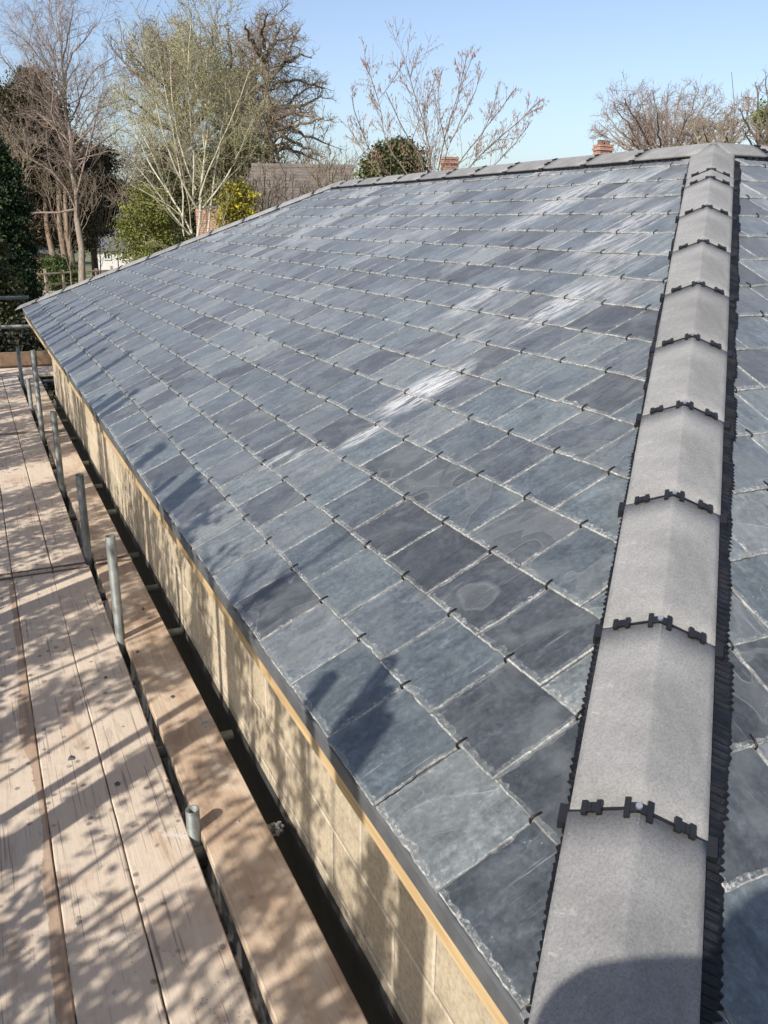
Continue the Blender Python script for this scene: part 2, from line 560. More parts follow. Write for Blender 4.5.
def np_mesh(name, verts, faces, mat, parent=None, tone=None, smooth=False):
    """verts (N,3) world, faces (F,k) one size"""
    base = np.array(wloc(parent)) if parent is not None else np.zeros(3)
    me = bpy.data.meshes.new(name)
    verts = np.ascontiguousarray(verts - base, np.float32)
    F, k = faces.shape
    me.vertices.add(len(verts))
    me.vertices.foreach_set('co', verts.ravel())
    me.loops.add(F * k)
    me.loops.foreach_set('vertex_index', np.ascontiguousarray(faces, np.int32).ravel())
    me.polygons.add(F)
    me.polygons.foreach_set('loop_start', np.arange(F, dtype=np.int32) * k)
    me.polygons.foreach_set('use_smooth', np.full(F, smooth))
    if tone is not None:
        a = me.attributes.new('tone', 'FLOAT', 'FACE')
        a.data.foreach_set('value', np.ascontiguousarray(tone, np.float32))
    me.materials.append(mat)
    me.update(calc_edges=True)
    return link(name, me, parent)


def unit(v):
    v = np.asarray(v, float)
    return v / np.maximum(np.linalg.norm(v, axis=-1, keepdims=True), 1e-9)


def tubes(P, Rr, m=4):
    """P (N,K,3), Rr (N,K) -> verts, faces"""
    Nn, K, _ = P.shape
    t = unit(np.gradient(P, axis=1))
    ref = np.where(np.abs(t[..., 2:3]) < .85, np.array([0, 0, 1.]), np.array([1., 0, 0]))
    a = unit(np.cross(t, ref))
    b = np.cross(t, a)
    w = 2 * np.pi * np.arange(m) / m
    ring = P[:, :, None] + Rr[:, :, None, None] * (a[:, :, None] * np.cos(w)[None, None, :, None] + b[:, :, None] * np.sin(w)[None, None, :, None])
    v = ring.reshape(-1, 3)
    n, k, i = np.meshgrid(np.arange(Nn), np.arange(K - 1), np.arange(m), indexing='ij')
    j = (i + 1) % m
    o = n * K * m
    f = np.stack([o + k * m + i, o + k * m + j, o + (k + 1) * m + j, o + (k + 1) * m + i], -1).reshape(-1, 4)
    return v, f


def cat_mesh(parts):
    vs, fs, o = [], [], 0
    for v, f in parts:
        vs.append(v)
        fs.append(f + o)
        o += len(v)
    return np.concatenate(vs), np.concatenate(fs)


def resample(pts, K):
    pts = np.asarray(pts, float)
    d = np.r_[0, np.cumsum(np.linalg.norm(np.diff(pts, axis=0), axis=1))]
    t = np.linspace(0, d[-1], K)
    q = np.stack([np.interp(t, d, pts[:, i]) for i in range(3)], -1)
    for _ in range(2):
        q[1:-1] = .25 * q[:-2] + .5 * q[1:-1] + .25 * q[2:]
    return q


def sprout(rg, P, Rr, per, ratio, ang=(35, 65), up=.25, rr=.55, K=5, wob=.12, t0=.25, rmin=.004, lmin=.15, absl=None):
    """children of every polyline: P (N,K0,3)"""
    Nn, K0, _ = P.shape
    ln = np.linalg.norm(np.diff(P, axis=1), axis=2).sum(1)
    cnt = np.maximum(1, rg.poisson(np.broadcast_to(per, Nn)))
    idx = np.repeat(np.arange(Nn), cnt)
    T = t0 + (1 - t0) * rg.random(len(idx)) ** .8
    x = T * (K0 - 1)
    k = np.minimum(x.astype(int), K0 - 2)
    f = (x - k)[:, None]
    st = P[idx, k] * (1 - f) + P[idx, k + 1] * f
    tan = unit(P[idx, k + 1] - P[idx, k])
    r0 = (Rr[idx, k] * (1 - f[:, 0]) + Rr[idx, k + 1] * f[:, 0]) * rr
    perp = unit(np.cross(tan, rg.normal(size=(len(idx), 3))))
    an = np.radians(rg.uniform(ang[0], ang[1], len(idx)))[:, None]
    d = unit(tan * np.cos(an) + perp * np.sin(an) + np.array([0, 0, up]))
    l = (ln[idx] * ratio if absl is None else np.full(len(idx), absl)) * rg.uniform(.55, 1.25, len(idx)) * (1.15 - .55 * T)
    l = np.maximum(l, lmin)
    pts = [st]
    cur = d
    for _ in range(K - 1):
        cur = unit(cur + rg.normal(size=cur.shape) * wob + np.array([0, 0, up * .25]))
        pts.append(pts[-1] + cur * (l / (K - 1))[:, None])
    Q = np.stack(pts, 1)
    r0 = np.maximum(r0, rmin * 1.3)
    taper = np.linspace(1, .3, K)
    return Q, np.maximum(r0[:, None] * taper[None], rmin)


def quads(rg, pos, size, el=1.0, flat=0.0):
    """one random little leaf quad per position; size (N,)"""
    n = len(pos)
    nv = unit(rg.normal(size=(n, 3)) + np.array([0, 0, flat]))
    a = unit(np.cross(nv, rg.normal(size=(n, 3))))
    b = np.cross(nv, a)
    s = np.broadcast_to(size, n)[:, None]
    v = np.stack([pos - a * s * el, pos + b * s * .55, pos + a * s * el, pos - b * s * .55], 1).reshape(-1, 3)
    f = np.arange(n * 4).reshape(n, 4)
    return v, f


def ripple(rg, limbs, amp):
    return limbs


def build_tree(name, base, label, cat, limbs, bark, twig, seed, levels, group=None, crown_extra=None, extra_mat=None, extra_tone=None, extra_name='foliage', tm=None):
    """limbs: list of (polyline (n,3), r0, r1); first is the trunk.  levels: list of sprout kwargs"""
    rg = np.random.default_rng(seed)
    t = thing(name, base, label, cat, group)
    parts, P8, R8 = [], [], []
    for pl, r0, r1 in limbs:
        q = resample(pl, 12)
        q[1:-1] += rg.normal(size=q[1:-1].shape) * min(r0, .12) * .45
        P8.append(q)
        R8.append(np.linspace(r0, r1, 12))
    P8, R8 = np.array(P8), np.array(R8)
    v, f = tubes(P8, R8, 7)
    np_mesh('trunk', v, f, bark, t, smooth=True)
    P, Rr = P8, R8
    keep = []
    tips = []
    for i, kw in enumerate(levels):
        kw = dict(kw)
        scale_len = kw.pop('bylen', None)
        if scale_len:
            ln = np.linalg.norm(np.diff(P, axis=1), axis=2).sum(1)
            kw['per'] = ln * scale_len
        P, Rr = sprout(rg, P, Rr, **kw)
        keep.append(tubes(P, Rr, 4 if i == 0 else 3))
        tips.append(P)
    v, f = cat_mesh([(a_, b_) for a_, b_ in keep if True]) if len({k[1].shape[1] for k in keep}) == 1 else cat_mesh(keep)
    np_mesh('crown', v, f, twig, t)
    return t, tips, rg


# ------------------------------------------------------------------ camera, sun, sky
cam = bpy.data.cameras.new('camera')
cam.sensor_fit = 'VERTICAL'
cam.sensor_height = 36
cam.lens = F_PX * 36 / 1024
cam.clip_start = .02
cam.clip_end = 2000
co = bpy.data.objects.new('camera', cam)
from mathutils import Matrix
mm = Matrix(((CR[0], CU[0], -_fw[0]), (CR[1], CU[1], -_fw[1]), (CR[2], CU[2], -_fw[2]))).to_4x4()
mm.translation = Vector(CAM)
co.matrix_world = mm
C.objects.link(co)
sc.camera = co

sd = Vector((SUN_H[0] * math.cos(SUN_EL), SUN_H[1] * math.cos(SUN_EL), -math.sin(SUN_EL))).normalized()
sun = bpy.data.lights.new('sun', 'SUN')
sun.energy = 4.0
sun.angle = R(.53)
sun.color = (1, .945, .87)
so = bpy.data.objects.new('sun', sun)
so.rotation_euler = sd.to_track_quat('-Z', 'Y').to_euler()
so.location = (-20, -18, 25)
C.objects.link(so)

wd = bpy.data.worlds.new('World')
sc.world = wd
wd.use_nodes = True
nt = wd.node_tree
bg = nt.nodes['Background']
sky = nt.nodes.new('ShaderNodeTexSky')
sky.sky_type = 'NISHITA'
sky.sun_disc = False
sky.sun_elevation = SUN_EL
sky.sun_rotation = math.atan2(-SUN_H[0], -SUN_H[1])
sky.air_density = 1.0
sky.dust_density = 1.8
sky.ozone_density = 2.5
hs = nt.nodes.new('ShaderNodeHueSaturation')
hs.inputs['Saturation'].default_value = .92
hs.inputs['Hue'].default_value = .506
nt.links.new(sky.outputs[0], hs.inputs['Color'])
nt.links.new(hs.outputs[0], bg.inputs[0])
bg.inputs[1].default_value = .118
sc.view_settings.view_transform = 'Standard'
sc.view_settings.look = 'None'
sc.view_settings.exposure = .62
sc.view_settings.gamma = 1
sc.cycles.max_bounces = 6
sc.cycles.use_denoising = True

# ------------------------------------------------------------------ ground
gm, gnt, gb = new_mat('ground soil and grass')
g = N(gnt)
gc = g.coord()
gcol = g.ramp(g.noise(gc, .35, 6, .65), [(.38, (.07, .10, .03)), (.5, (.11, .12, .05)), (.62, (.20, .165, .12))])
gcol = g.mix(.5, gcol, g.ramp(g.noise(gc, 6, 5, .7), [(.3, .5), (.7, 1.4)]), 'MULTIPLY')
gx = g.sep(gc)
nearh = g.math('MULTIPLY', g.smooth(g.math('ABSOLUTE', g.math('SUBTRACT', gx[0], 1.)), 4.2, 3.2), g.smooth(gx[1], 15., 13.))
gcol = g.mix(nearh, gcol, g.ramp(g.noise(gc, 5, 5, .7), [(.3, (.035, .026, .02)), (.7, (.085, .065, .05))]))
g.put(gb.inputs['Base Color'], gcol)
gb.inputs['Roughness'].default_value = .95
g.put(gb.inputs['Normal'], g.bump(g.noise(gc, 9, 5, .7), .7, .05))
mb = MB()
mb.add([(-900, -900, GROUND), (900, -900, GROUND), (900, 900, GROUND), (-900, 900, GROUND)], [(0, 1, 2, 3)])
tag(mb.build('ground', gm), 'rough grass and bare soil around the house', 'ground', kind='structure')
mb = MB()
q = [at(150, 291, 50)[:2], at(-60, 291, 50)[:2], at(-90, 300, 38)[:2], at(150, 300, 38)[:2]]
mb.add([(x, y, GROUND + .02) for x, y in q], [(0, 1, 2, 3)])
tag(mb.build('path', simple('gravel track', (.36, .31, .25), .95, .25, 3)), 'pale gravel track in front of the rail fence', 'path', kind='structure')

# ------------------------------------------------------------------ the house under construction
house = thing('house', (0, 0, GROUND), 'single-storey buff block house with newly slated grey roof and concrete hip tiles', 'house')


def clip_poly(poly, nx, ny, d):
    """keep nx*x+ny*y>=d"""
    out = []
    for i in range(len(poly)):
        p, q_ = poly[i], poly[(i + 1) % len(poly)]
        a, b = nx * p[0] + ny * p[1] - d, nx * q_[0] + ny * q_[1] - d
        if a >= 0:
            out.append(p)
        if (a >= 0) != (b >= 0):
            t = a / (a - b)
            out.append((p[0] + t * (q_[0] - p[0]), p[1] + t * (q_[1] - p[1])))
    return out


def inset(poly, ds):
    """offset every edge of a ccw convex polygon inward by ds[i]"""
    n = len(poly)
    lines = []
    for i in range(n):
        p, q_ = np.array(poly[i]), np.array(poly[(i + 1) % n])
        e = q_ - p
        nn = np.array([-e[1], e[0]]) / np.linalg.norm(e)
        lines.append((nn, nn @ p + ds[i]))
    out = []
    for i in range(n):
        (n1, d1), (n2, d2) = lines[i - 1], lines[i]
        det = n1[0] * n2[1] - n1[1] * n2[0]
        if abs(det) < 1e-4:
            out.append(tuple(np.array(poly[i]) + n2 * ds[i]))
        else:
            out.append(((d1 * n2[1] - d2 * n1[1]) / det, (n1[0] * d2 - n2[0] * d1) / det))
    return out


def slate_slope(name, O, es, eu, en, s_lo, s_hi, u_off, phase, seed, near, ncourse=17, hooks_only_first=100):
    """courses of single slates; s_lo/s_hi: functions giving (nx,ny,d) half planes"""
    rg = random.Random(seed)
    mb = MB()
    uvs = []
    hooks = []
    O, es, eu, en = map(np.asarray, (O, es, eu, en))
    LEN = .5
    top = W / CA - .04
    for k in range(-1, ncourse):
        u0 = k * GA + u_off if k >= 0 else u_off + .006
        ln = LEN if k >= 0 else .3
        for j in range(-2, 60):
            cs = phase[k % 2] + j * PW
            half = PW / 2 - .0018
            jit = rg.uniform(-.0015, .0015)
            rot = rg.uniform(-.004, .004)
            ut = u0 + rg.uniform(-.003, .003)
            poly = [(cs - half + jit, ut), (cs + half + jit, ut), (cs + half + jit, min(ut + ln, top)), (cs - half + jit, min(ut + ln, top))]
            if poly[2][1] - ut < .05:
                continue
            for pl in (s_lo, s_hi):
                if poly:
                    poly = clip_poly(poly, *pl)
            if len(poly) < 3:
                continue
            pa = np.array(poly)
            area = .5 * abs(np.dot(pa[:, 0], np.roll(pa[:, 1], -1)) - np.dot(pa[:, 1], np.roll(pa[:, 0], -1)))
            if area < .004:
                continue
            # drop repeated corners
            cl = [poly[0]]
            for p in poly[1:]:
                if math.dist(p, cl[-1]) > .004:
                    cl.append(p)
            if math.dist(cl[0], cl[-1]) < .004:
                cl.pop()
            poly = cl
            if len(poly) < 3:
                continue
            wmid = O + es * cs + eu * ut
            dist = np.linalg.norm(wmid - CAM)
            seg = .011 if dist < 3.2 else (.02 if dist < 5 else .05)
            bev = []
            for i in range(len(poly)):
                p, q_ = poly[i], poly[(i + 1) % len(poly)]
                tail = abs(p[1] - q_[1]) < .01 and p[1] < ut + .05
                bev.append(rg.uniform(.010, .016) if tail else (rg.uniform(.0015, .003) if rg.random() < .4 else rg.uniform(.005, .010)))
            try:
                ins = inset(poly, bev)
            except Exception:
                continue
            tone, kind = rg.random(), rg.random()
            h_tail = .018 + rg.uniform(-.0015, .002)
            if k == -1:
                h_tail = .006
            lift = rg.uniform(-.0012, .0012)

            def hh(s_, u_):
                f = (u_ - ut) / LEN
                return h_tail * (1 - f) + .002 * f + lift * (s_ - cs) / half
            outer, inner, bot = [], [], []
            nb = []
            for i in range(len(poly)):
                p, q_ = poly[i], poly[(i + 1) % len(poly)]
                a_, b_ = ins[i], ins[(i + 1) % len(poly)]
                n = max(1, int(math.dist(p, q_) / seg))
                if p[1] > ut + .3 and q_[1] > ut + .3:
                    n = 1
                nx, ny = -(q_[1] - p[1]), q_[0] - p[0]
                l_ = math.hypot(nx, ny) + 1e-9
                nx, ny = nx / l_, ny / l_
                big = rg.random() < .3
                c0 = rg.random()
                for t in range(n):
                    f = t / n
                    jo = rg.gauss(0, .0007) if t else 0
                    ji = rg.gauss(0, min(.0022, bev[i] * .3)) if t else 0
                    if big and abs(f - c0) < .06:
                        ji += .006
                        jo += .003
                    ji = max(-bev[i] * .6, ji)
                    outer.append((p[0] + (q_[0] - p[0]) * f + nx * jo, p[1] + (q_[1] - p[1]) * f + ny * jo))
                    inner.append((a_[0] + (b_[0] - a_[0]) * f + nx * ji, a_[1] + (b_[1] - a_[1]) * f + ny * ji))
            n = len(outer)
            vs, uv = [], []
            uo = (rg.uniform(0, 90), rg.uniform(0, 90))
            mid = [(a_[0] + (b_[0] - a_[0]) * .80, a_[1] + (b_[1] - a_[1]) * .80) for a_, b_ in zip(inner, outer)]
            for (s_, u_), dz in [(x, 0) for x in inner] + [(x, -.0012) for x in mid] + [(x, -.0034) for x in outer] + [(x, -.0065) for x in outer]:
                vs.append(O + es * s_ + eu * u_ + en * (hh(s_, u_) + dz))
                uv.append((s_ - cs + uo[0], u_ - ut + uo[1]))
            fs = [tuple(range(n))]
            mb.add(vs, fs, 0, tone, kind)
            o = len(mb.v) - 4 * n
            for i in range(n):
                jn = (i + 1) % n
                for ly, mi_ in ((0, 2), (1, 1), (2, 1)):
                    f = (o + (ly + 1) * n + i, o + (ly + 1) * n + jn, o + ly * n + jn, o + ly * n + i)
                    mb.f.append(f); mb.m.append(mi_); mb.tone.append(tone); mb.kind.append(kind)
            uvs += uv
            ok = s_lo[0] * cs + s_lo[1] * ut - s_lo[2] > .03 and s_hi[0] * cs + s_hi[1] * ut - s_hi[2] > .03
            if ok and k >= 1:
                hooks.append((dist, O + es * (cs + jit) + eu * ut + en * h_tail, rg.uniform(-.25, .25)))
    o = mb.build(name, [M['slate'], M['slate_edge'], M['slate_chip']], house, uv=uvs)
    return o, hooks


EL = (np.array([0, 1., 0]), np.array([CA, 0, SA]), np.array([-SA, 0, CA]))
ER = (np.array([1., 0, 0]), np.array([0, CA, SA]), np.array([0, -SA, CA]))
mg = .06
slopeL, hkL = slate_slope('slate_slope', (0, 0, 0), *EL, (1, -CA, mg), (-1, -CA, -L + mg), 0, (.05, .17), 5, True)
slopeR, hkR = slate_slope('slate_slope', (0, 0, 0), *ER, (1, -CA, mg), (-1, 0, -6.4), -.02, (.115, .235), 8, True)
slopeL['label'] = 'long slope of blue-grey riven slates with chalky scuffs'
slopeR['label'] = 'narrow slate slope on the far side of the hip tiles'

# hooks
hm = MB()
hm.tube([(0, -.003, -.012), (0, -.0055, -.004), (0, -.004, .0025), (0, .004, .0045), (0, .020, .0035)], [.0019, .0021, .0022, .0022, .0016], 6)
proto = {}
allh = sorted([(d, p, r_, 'L') for d, p, r_ in hkL] + [(d, p, r_, 'R') for d, p, r_ in hkR], key=lambda x: x[0])
axes = {'L': EL, 'R': ER}
par = {'L': slopeL, 'R': slopeR}
hv = np.array(hm.v)
hme = {}
rest = {'L': MB(), 'R': MB()}
for i, (d, p, r_, sd_) in enumerate(allh):
    es, eu, en = axes[sd_]
    e1 = es * math.cos(r_) + eu * math.sin(r_)
    e2 = -es * math.sin(r_) + eu * math.cos(r_)
    if i < 100:
        if sd_ not in hme:
            t_ = MB()
            t_.v, t_.f, t_.m, t_.tone, t_.kind = hm.v, hm.f, hm.m, hm.tone, hm.kind
            ob = t_.build('slate_hook', M['hook'], None, True)
            me = ob.data
            bpy.data.objects.remove(ob)
            hme[sd_] = me
        o = link('slate_hook', hme[sd_], par[sd_])
        bs = wloc(par[sd_])
        o.matrix_local = Matrix(((e1[0], e2[0], en[0], p[0] - bs[0]), (e1[1], e2[1], en[1], p[1] - bs[1]), (e1[2], e2[2], en[2], p[2] - bs[2]), (0, 0, 0, 1)))
    else:
        rest[sd_].add(p + hv[:, :1] * e1 + hv[:, 1:2] * e2 + hv[:, 2:] * en, hm.f)
for sd_ in 'LR':
    if rest[sd_].v:
        rest[sd_].build('slate_hook', M['hook'], par[sd_])['kind'] = 'stuff'

# underlay deck beneath the slates, the two back slopes and the far hip end
mb = MB()
dz = -.012
XR = 6.4
P_ = lambda x, y, z: (x, y, z + dz)
mb.add([P_(.0, 0, 0), P_(0, L, 0), P_(W, L - W, H), P_(W, W, H)], [(3, 2, 1, 0)])
mb.add([P_(0, 0, 0), P_(W, W, H), P_(XR, W, H), P_(XR, 0, 0)], [(3, 2, 1, 0)])
mb.build('roof_deck', M['tray'], house)
mb = MB()
mb.add([(0, L, 0), (2 * W, L, 0), (W, L - W, H)], [(0, 1, 2)])
mb.add([(W, W, H), (W, L - W, H), (2 * W, L, 0), (2 * W, 2 * W, 0)], [(3, 2, 1, 0)])
mb.add([(W, W, H), (2 * W, 2 * W, 0), (XR, 2 * W, 0), (XR, W, H)], [(0, 1, 2, 3)])
mb.build('rear_slope', simple('rear slates', (.09, .10, .11), .5, .3, 5), house)

# walls, fascia timber, eaves tray
WX = .262
mb = MB()
zt = .02
mb.box((WX, WX, GROUND), (WX + .1, L - WX, zt))
mb.box((WX + .1, WX, GROUND), (XR, WX + .1, zt))
mb.box((WX + .1, L - WX - .1, GROUND), (2 * W - WX, L - WX, zt))
mb.box((2 * W - WX - .1, 2 * W - WX, GROUND), (2 * W - WX, L - WX - .1, zt))
mb.box((2 * W - WX, 2 * W - WX - .1, GROUND), (XR, 2 * W - WX, zt))
mb.box((XR - .1, WX + .1, GROUND), (XR, 2 * W - WX - .1, zt))
mb.build('wall', M['block'], house)
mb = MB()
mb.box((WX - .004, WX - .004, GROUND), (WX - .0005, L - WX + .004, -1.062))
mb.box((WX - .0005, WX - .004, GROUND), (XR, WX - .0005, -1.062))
mb.build('wall_shade_band', simple('painted wall shade', (.045, .043, .04), .8, .35, 7, bump=.4), house)  # dark strip imitating the shade on the wall below the inner board
mb = MB()
mb.box((.020, .02, -.118), (.046, L - .02, -.052))
mb.box((.045, .02, -.118), (XR, .045, -.052))
mb.build('fascia_timber', M['timber'], house)
mb = MB()
mb.box((.006, .004, -.058), (.012, L - .004, -.008))
mb.box((.012, .004, -.058), (XR, .010, -.008))
mb.build('eaves_tray', M['tray'], house)
mb = MB()          # soffit boards close the eaves behind the fascia
mb.box((.045, .045, -.10), (WX, L - .045, -.09))
mb.box((WX, .045, -.10), (XR, WX, -.09))
mb.build('soffit', simple('soffit ply', (.30, .22, .13), .8), house)

# ---- hip and ridge tiles
hd = unit(np.array([1, 1, TA]))
hl = unit(np.array([1, -1, 0.]))
hu = np.cross(hl, hd)
hu = hu if hu[2] > 0 else -hu


def profile(half, apex, drop, flare=.004):
    """tile cross-section, (lateral, up) from left foot to right foot: two slightly dished legs and a rounded apex"""
    top = []
    for x in (-1, -.9, -.75, -.6, -.45, -.3, -.2, -.1, -.05, -.025, 0, .025, .05, .1, .2, .3, .45, .6, .75, .9, 1):
        ax = abs(x)
        z = apex - drop * (math.sqrt(ax * ax + .0008) - math.sqrt(.0008)) / (math.sqrt(1.0008) - math.sqrt(.0008))
        top.append((x * half, z))
    return top


def tile_mesh(mb, O, ea, el, eu_, s0, s1, half, apex, drop, th=.014, rgt=None):
    top = profile(half, apex, drop)
    n = len(top)
    K = 6
    vs = []
    jl = rgt.uniform(-.002, .002)
    sk = rgt.uniform(-.0015, .0015)
    for k in range(K + 1):
        f = k / K
        s_ = s0 + (s1 - s0) * f
        for lay in (0, 1):
            for i, (x, z) in enumerate(top):
                e = .0015 if k in (0, K) and lay == 0 else 0
                vs.append(O + ea * (s_ + rgt.gauss(0, .0006) * (k in (0, K))) + el * (x * (1 - (lay * .0)) + jl + sk * (f - .5)) + eu_ * (z - lay * th - e + rgt.gauss(0, .0003)))
    fs = []
    for k in range(K):
        a_, b_ = k * 2 * n, (k + 1) * 2 * n
        for i in range(n - 1):
            fs.append((a_ + i, a_ + i + 1, b_ + i + 1, b_ + i))
            fs.append((a_ + n + i + 1, a_ + n + i, b_ + n + i, b_ + n + i + 1))
        fs.append((a_, b_, b_ + n, a_ + n))
        fs.append((a_ + n - 1, a_ + 2 * n - 1, b_ + 2 * n - 1, b_ + n - 1))
    for i in range(n - 1):
        fs.append((i + 1, i, n + i, n + i + 1))
        o = K * 2 * n
        fs.append((o + i, o + i + 1, o + n + i + 1, o + n + i))
    mb.add(vs, fs)


def zprof(x, half, apex, drop):
    ax = abs(x) / half
    return apex - drop * (math.sqrt(ax * ax + .0008) - math.sqrt(.0008)) / (math.sqrt(1.0008) - math.sqrt(.0008))


def clip_parts(parent, O, ea, el, eu_, s_, half, apex, drop, sides=(-.070, 0, .070), big=True):
    """black H clips and the strip of the union seen in the joint"""
    mb = MB()
    xs = np.linspace(-half - .004, half + .004, 25)
    for i in range(24):           # union under the joint, shows through the gap
        x0, x1 = xs[i], xs[i + 1]
        z0, z1 = (zprof(x, half, apex, drop) for x in (x0, x1))
        up = .0006 if (.016 < abs((x0 + x1) / 2) < .052) else -.004
        w_ = .0024 if up > 0 else .008
        a_ = O + ea * s_ + el * x0 + eu_ * (z0 + up)
        b_ = O + ea * s_ + el * x1 + eu_ * (z1 + up)
        mb.add([a_ - ea * w_, b_ - ea * w_, b_ + ea * w_, a_ + ea * w_, a_ - ea * w_ - eu_ * .008, b_ - ea * w_ - eu_ * .008, b_ + ea * w_ - eu_ * .008, a_ + ea * w_ - eu_ * .008],
               [(0, 1, 2, 3), (0, 4, 5, 1), (3, 2, 6, 7)])
    un = mb.build('joint_union', M['black'], parent)
    for x in sides:
        mb = MB()
        z = zprof(x, half, apex, drop)
        sl = 0 if abs(x) < .01 else -math.copysign(drop / half, x)
        l2 = unit(el + eu_ * sl)
        u2 = unit(eu_ - el * sl)
        c = O + ea * s_ + el * x + eu_ * (z if abs(x) > .01 else z - .0035)
        cen = abs(x) < .01
        w_ = .0165 if cen else .0125
        bl = .0185 if cen else .0125
        for sx in (-1, 1):
            if cen:
                ll = unit(el - eu_ * sx * drop / half * .85)
                uu = unit(eu_ + el * sx * drop / half * .85)
            else:
                ll, uu = l2, u2
            mb.obox(c + ll * sx * w_ + uu * .004, ll * .0046, ea * bl, uu * .0036)
            mb.obox(c + ll * sx * w_ * .5 + uu * .0045, ll * w_ * .56, ea * .0085, uu * .0022)
        o = mb.build('tile_clip', M['black'], parent)
        if cen:
            mb = MB()
            mb.tube([c + u2 * .006, c + u2 * .0105], .0055, 12)
            mb.build('screw', M['screw'], parent)
    for sx in (-1, 1):
        mb = MB()
        x = sx * (half + .007)
        c = O + ea * (s_ - .006) + el * x + eu_ * (zprof(x, half, apex, drop) - .012)
        mb.obox(c, el * .0085, ea * .018, eu_ * .012)
        mb.build('union_end', M['black'], parent)


rgt = random.Random(3)
HALF, APEX, DROP = .108, .045, .046
O0 = np.array([0, 0, 0.])
joints = [.4336 + i * .4388 for i in range(9)] + [4.08]
starts = [-.02] + joints
ends = joints + [4.585]
for i, (s0, s1) in enumerate(zip(starts, ends)):
    mb = MB()
    tile_mesh(mb, O0 + hu * .002, hd, hl, hu, s0 + .003, s1 - .003, HALF, APEX, DROP, rgt=rgt)
    o = mb.build('hip_tile', M['concrete'], house, True, loc=O0 + hd * s0)
    o.data.attributes.new('x', 'FLOAT', 'FACE')
    if i > 0:
        clip_parts(o, O0 + hu * .002, hd, hl, hu, s0, HALF, APEX, DROP)
# ridge along y
ey = np.array([0, 1., 0])
ex = np.array([1., 0, 0])
ez = np.array([0, 0, 1.])
RO = np.array([W, 0, H + .0])
RH, RAP, RDR = .115, .048, .060
rj = [W + .055 + .44 * i for i in range(1, 12)]
rj = [y for y in rj if y < L - W - .1]
st = [W - .02] + rj
en_ = rj + [L - W + .03]
for i, (s0, s1) in enumerate(zip(st, en_)):
    mb = MB()
    tile_mesh(mb, RO, ey, ex, ez, s0 + .003, s1 - .003, RH, RAP, RDR, rgt=rgt)
    o = mb.build('ridge_tile', M['concrete'], house, True, loc=(W, s0, H))
    if i > 0:
        clip_parts(o, RO, ey, ex, ez, s0, RH, RAP, RDR)
RO2 = np.array([0, W, H + .001])
rj = [W + .30 + .44 * i for i in range(0, 8)]
for i, (s0, s1) in enumerate(zip([W - .02] + rj, rj + [XR])):
    mb = MB()
    tile_mesh(mb, RO2, ex, ey, ez, s0 + .003, s1 - .003, RH, RAP, RDR, rgt=rgt)
    o = mb.build('ridge_tile', M['concrete'], house, True, loc=(s0, W, H))
    if i > 0:
        clip_parts(o, RO2, ex, ey, ez, s0, RH, RAP, RDR)
# far hip, descending from the ridge end to the far corner
fd = unit(np.array([-1, 1, -TA]))
fl = unit(np.array([1, 1, 0.]))
fu = np.array(np.cross(fl, fd))
fu = fu if fu[2] > 0 else -fu
FO = np.array([W, L - W, H])
FL = math.sqrt(2 * W * W + H * H)
fj = [.28 + .44 * i for i in range(10)]
fj = [x for x in fj if x < FL - .15]
for i, (s0, s1) in enumerate(zip([-.02] + fj, fj + [FL + .02])):
    mb = MB()
    tile_mesh(mb, FO, fd, fl, fu, s0 + .003, s1 - .003, HALF, APEX, DROP, rgt=rgt)
    o = mb.build('hip_tile', M['concrete'], house, True, loc=FO + fd * s0)
    if i > 0:
        clip_parts(o, FO, fd, fl, fu, s0, HALF, APEX, DROP)


# ---- pleated black vent roll under the hip and ridge tiles
def roll(name, O, ea, el, eu_, s0, s1, tot_w, slope_fall, side, wob, step=.004, base_h=.020):
    mb = MB()
    n = int((s1 - s0) / step)
    rg = random.Random(int(s1 * 100) + side * 7)
    vs, fs = [], []
    wv = 0
    for i in range(n + 1):
        s_ = s0 + (s1 - s0) * i / n
        if i % 30 == 0:
            wv = rg.uniform(-wob, wob)
        if i % 9 == 0:
            am = max(.15, rg.gauss(.75, .4))
        pl = (.003, .001, -.003, -.001)[i % 4] * am
        out = tot_w + wv + ((.0022 if i % 4 < 2 else -.0015) if side > 0 else (.0016 if i % 4 < 2 else -.0010)) * am + rg.gauss(0, .0007)
        for x, h in ((.080, .030), (.096, .026), (out - .006, base_h + .003), (out, base_h - .002)):
            z = -slope_fall * x + h + (pl if x > .09 else 0) + rg.gauss(0, .0004)
            vs.append(O + ea * s_ + el * side * x + eu_ * z)
    for i in range(n):
        for j in range(3):
            a_ = i * 4 + j
            f = (a_, a_ + 1, a_ + 5, a_ + 4)
            fs.append(f if side < 0 else f[::-1])
    mb.add(vs, fs)
    return mb.build(name, M['felt'], house)


lf = TA / math.sqrt(2) / math.sqrt(1 + TA * TA / 2) * 1.02
roll('vent_roll', O0, hd, hl, hu, .02, 4.45, .117, lf, -1, .005)
roll('vent_roll', O0, hd, hl, hu, .02, 4.45, .139, lf, 1, .006)
roll('vent_roll', RO, ey, ex, ez, W + .1, L - W - .05, .128, TA, -1, .002, .012, .020)
roll('vent_roll', RO2, ex, ey, ez, W + .1, XR, .128, TA, -1, .002, .012, .020)
roll('vent_roll', FO, fd, fl, fu, .05, FL - .02, .122, lf, -1, .003, .012, .020)

# ------------------------------------------------------------------ scaffold
BT = -1.0        # top of the boards
scaf = thing('scaffold', (-.09, 2, GROUND), 'galvanised tube scaffold carrying the boards along the eave', 'scaffold')


def tube_part(name, pts, parent=scaf, r_=.0242, hollow=True):
    mb = MB()
    mb.tube(pts, r_, 14, hollow=hollow)
    return mb.build(name, M['tube'], parent, True)


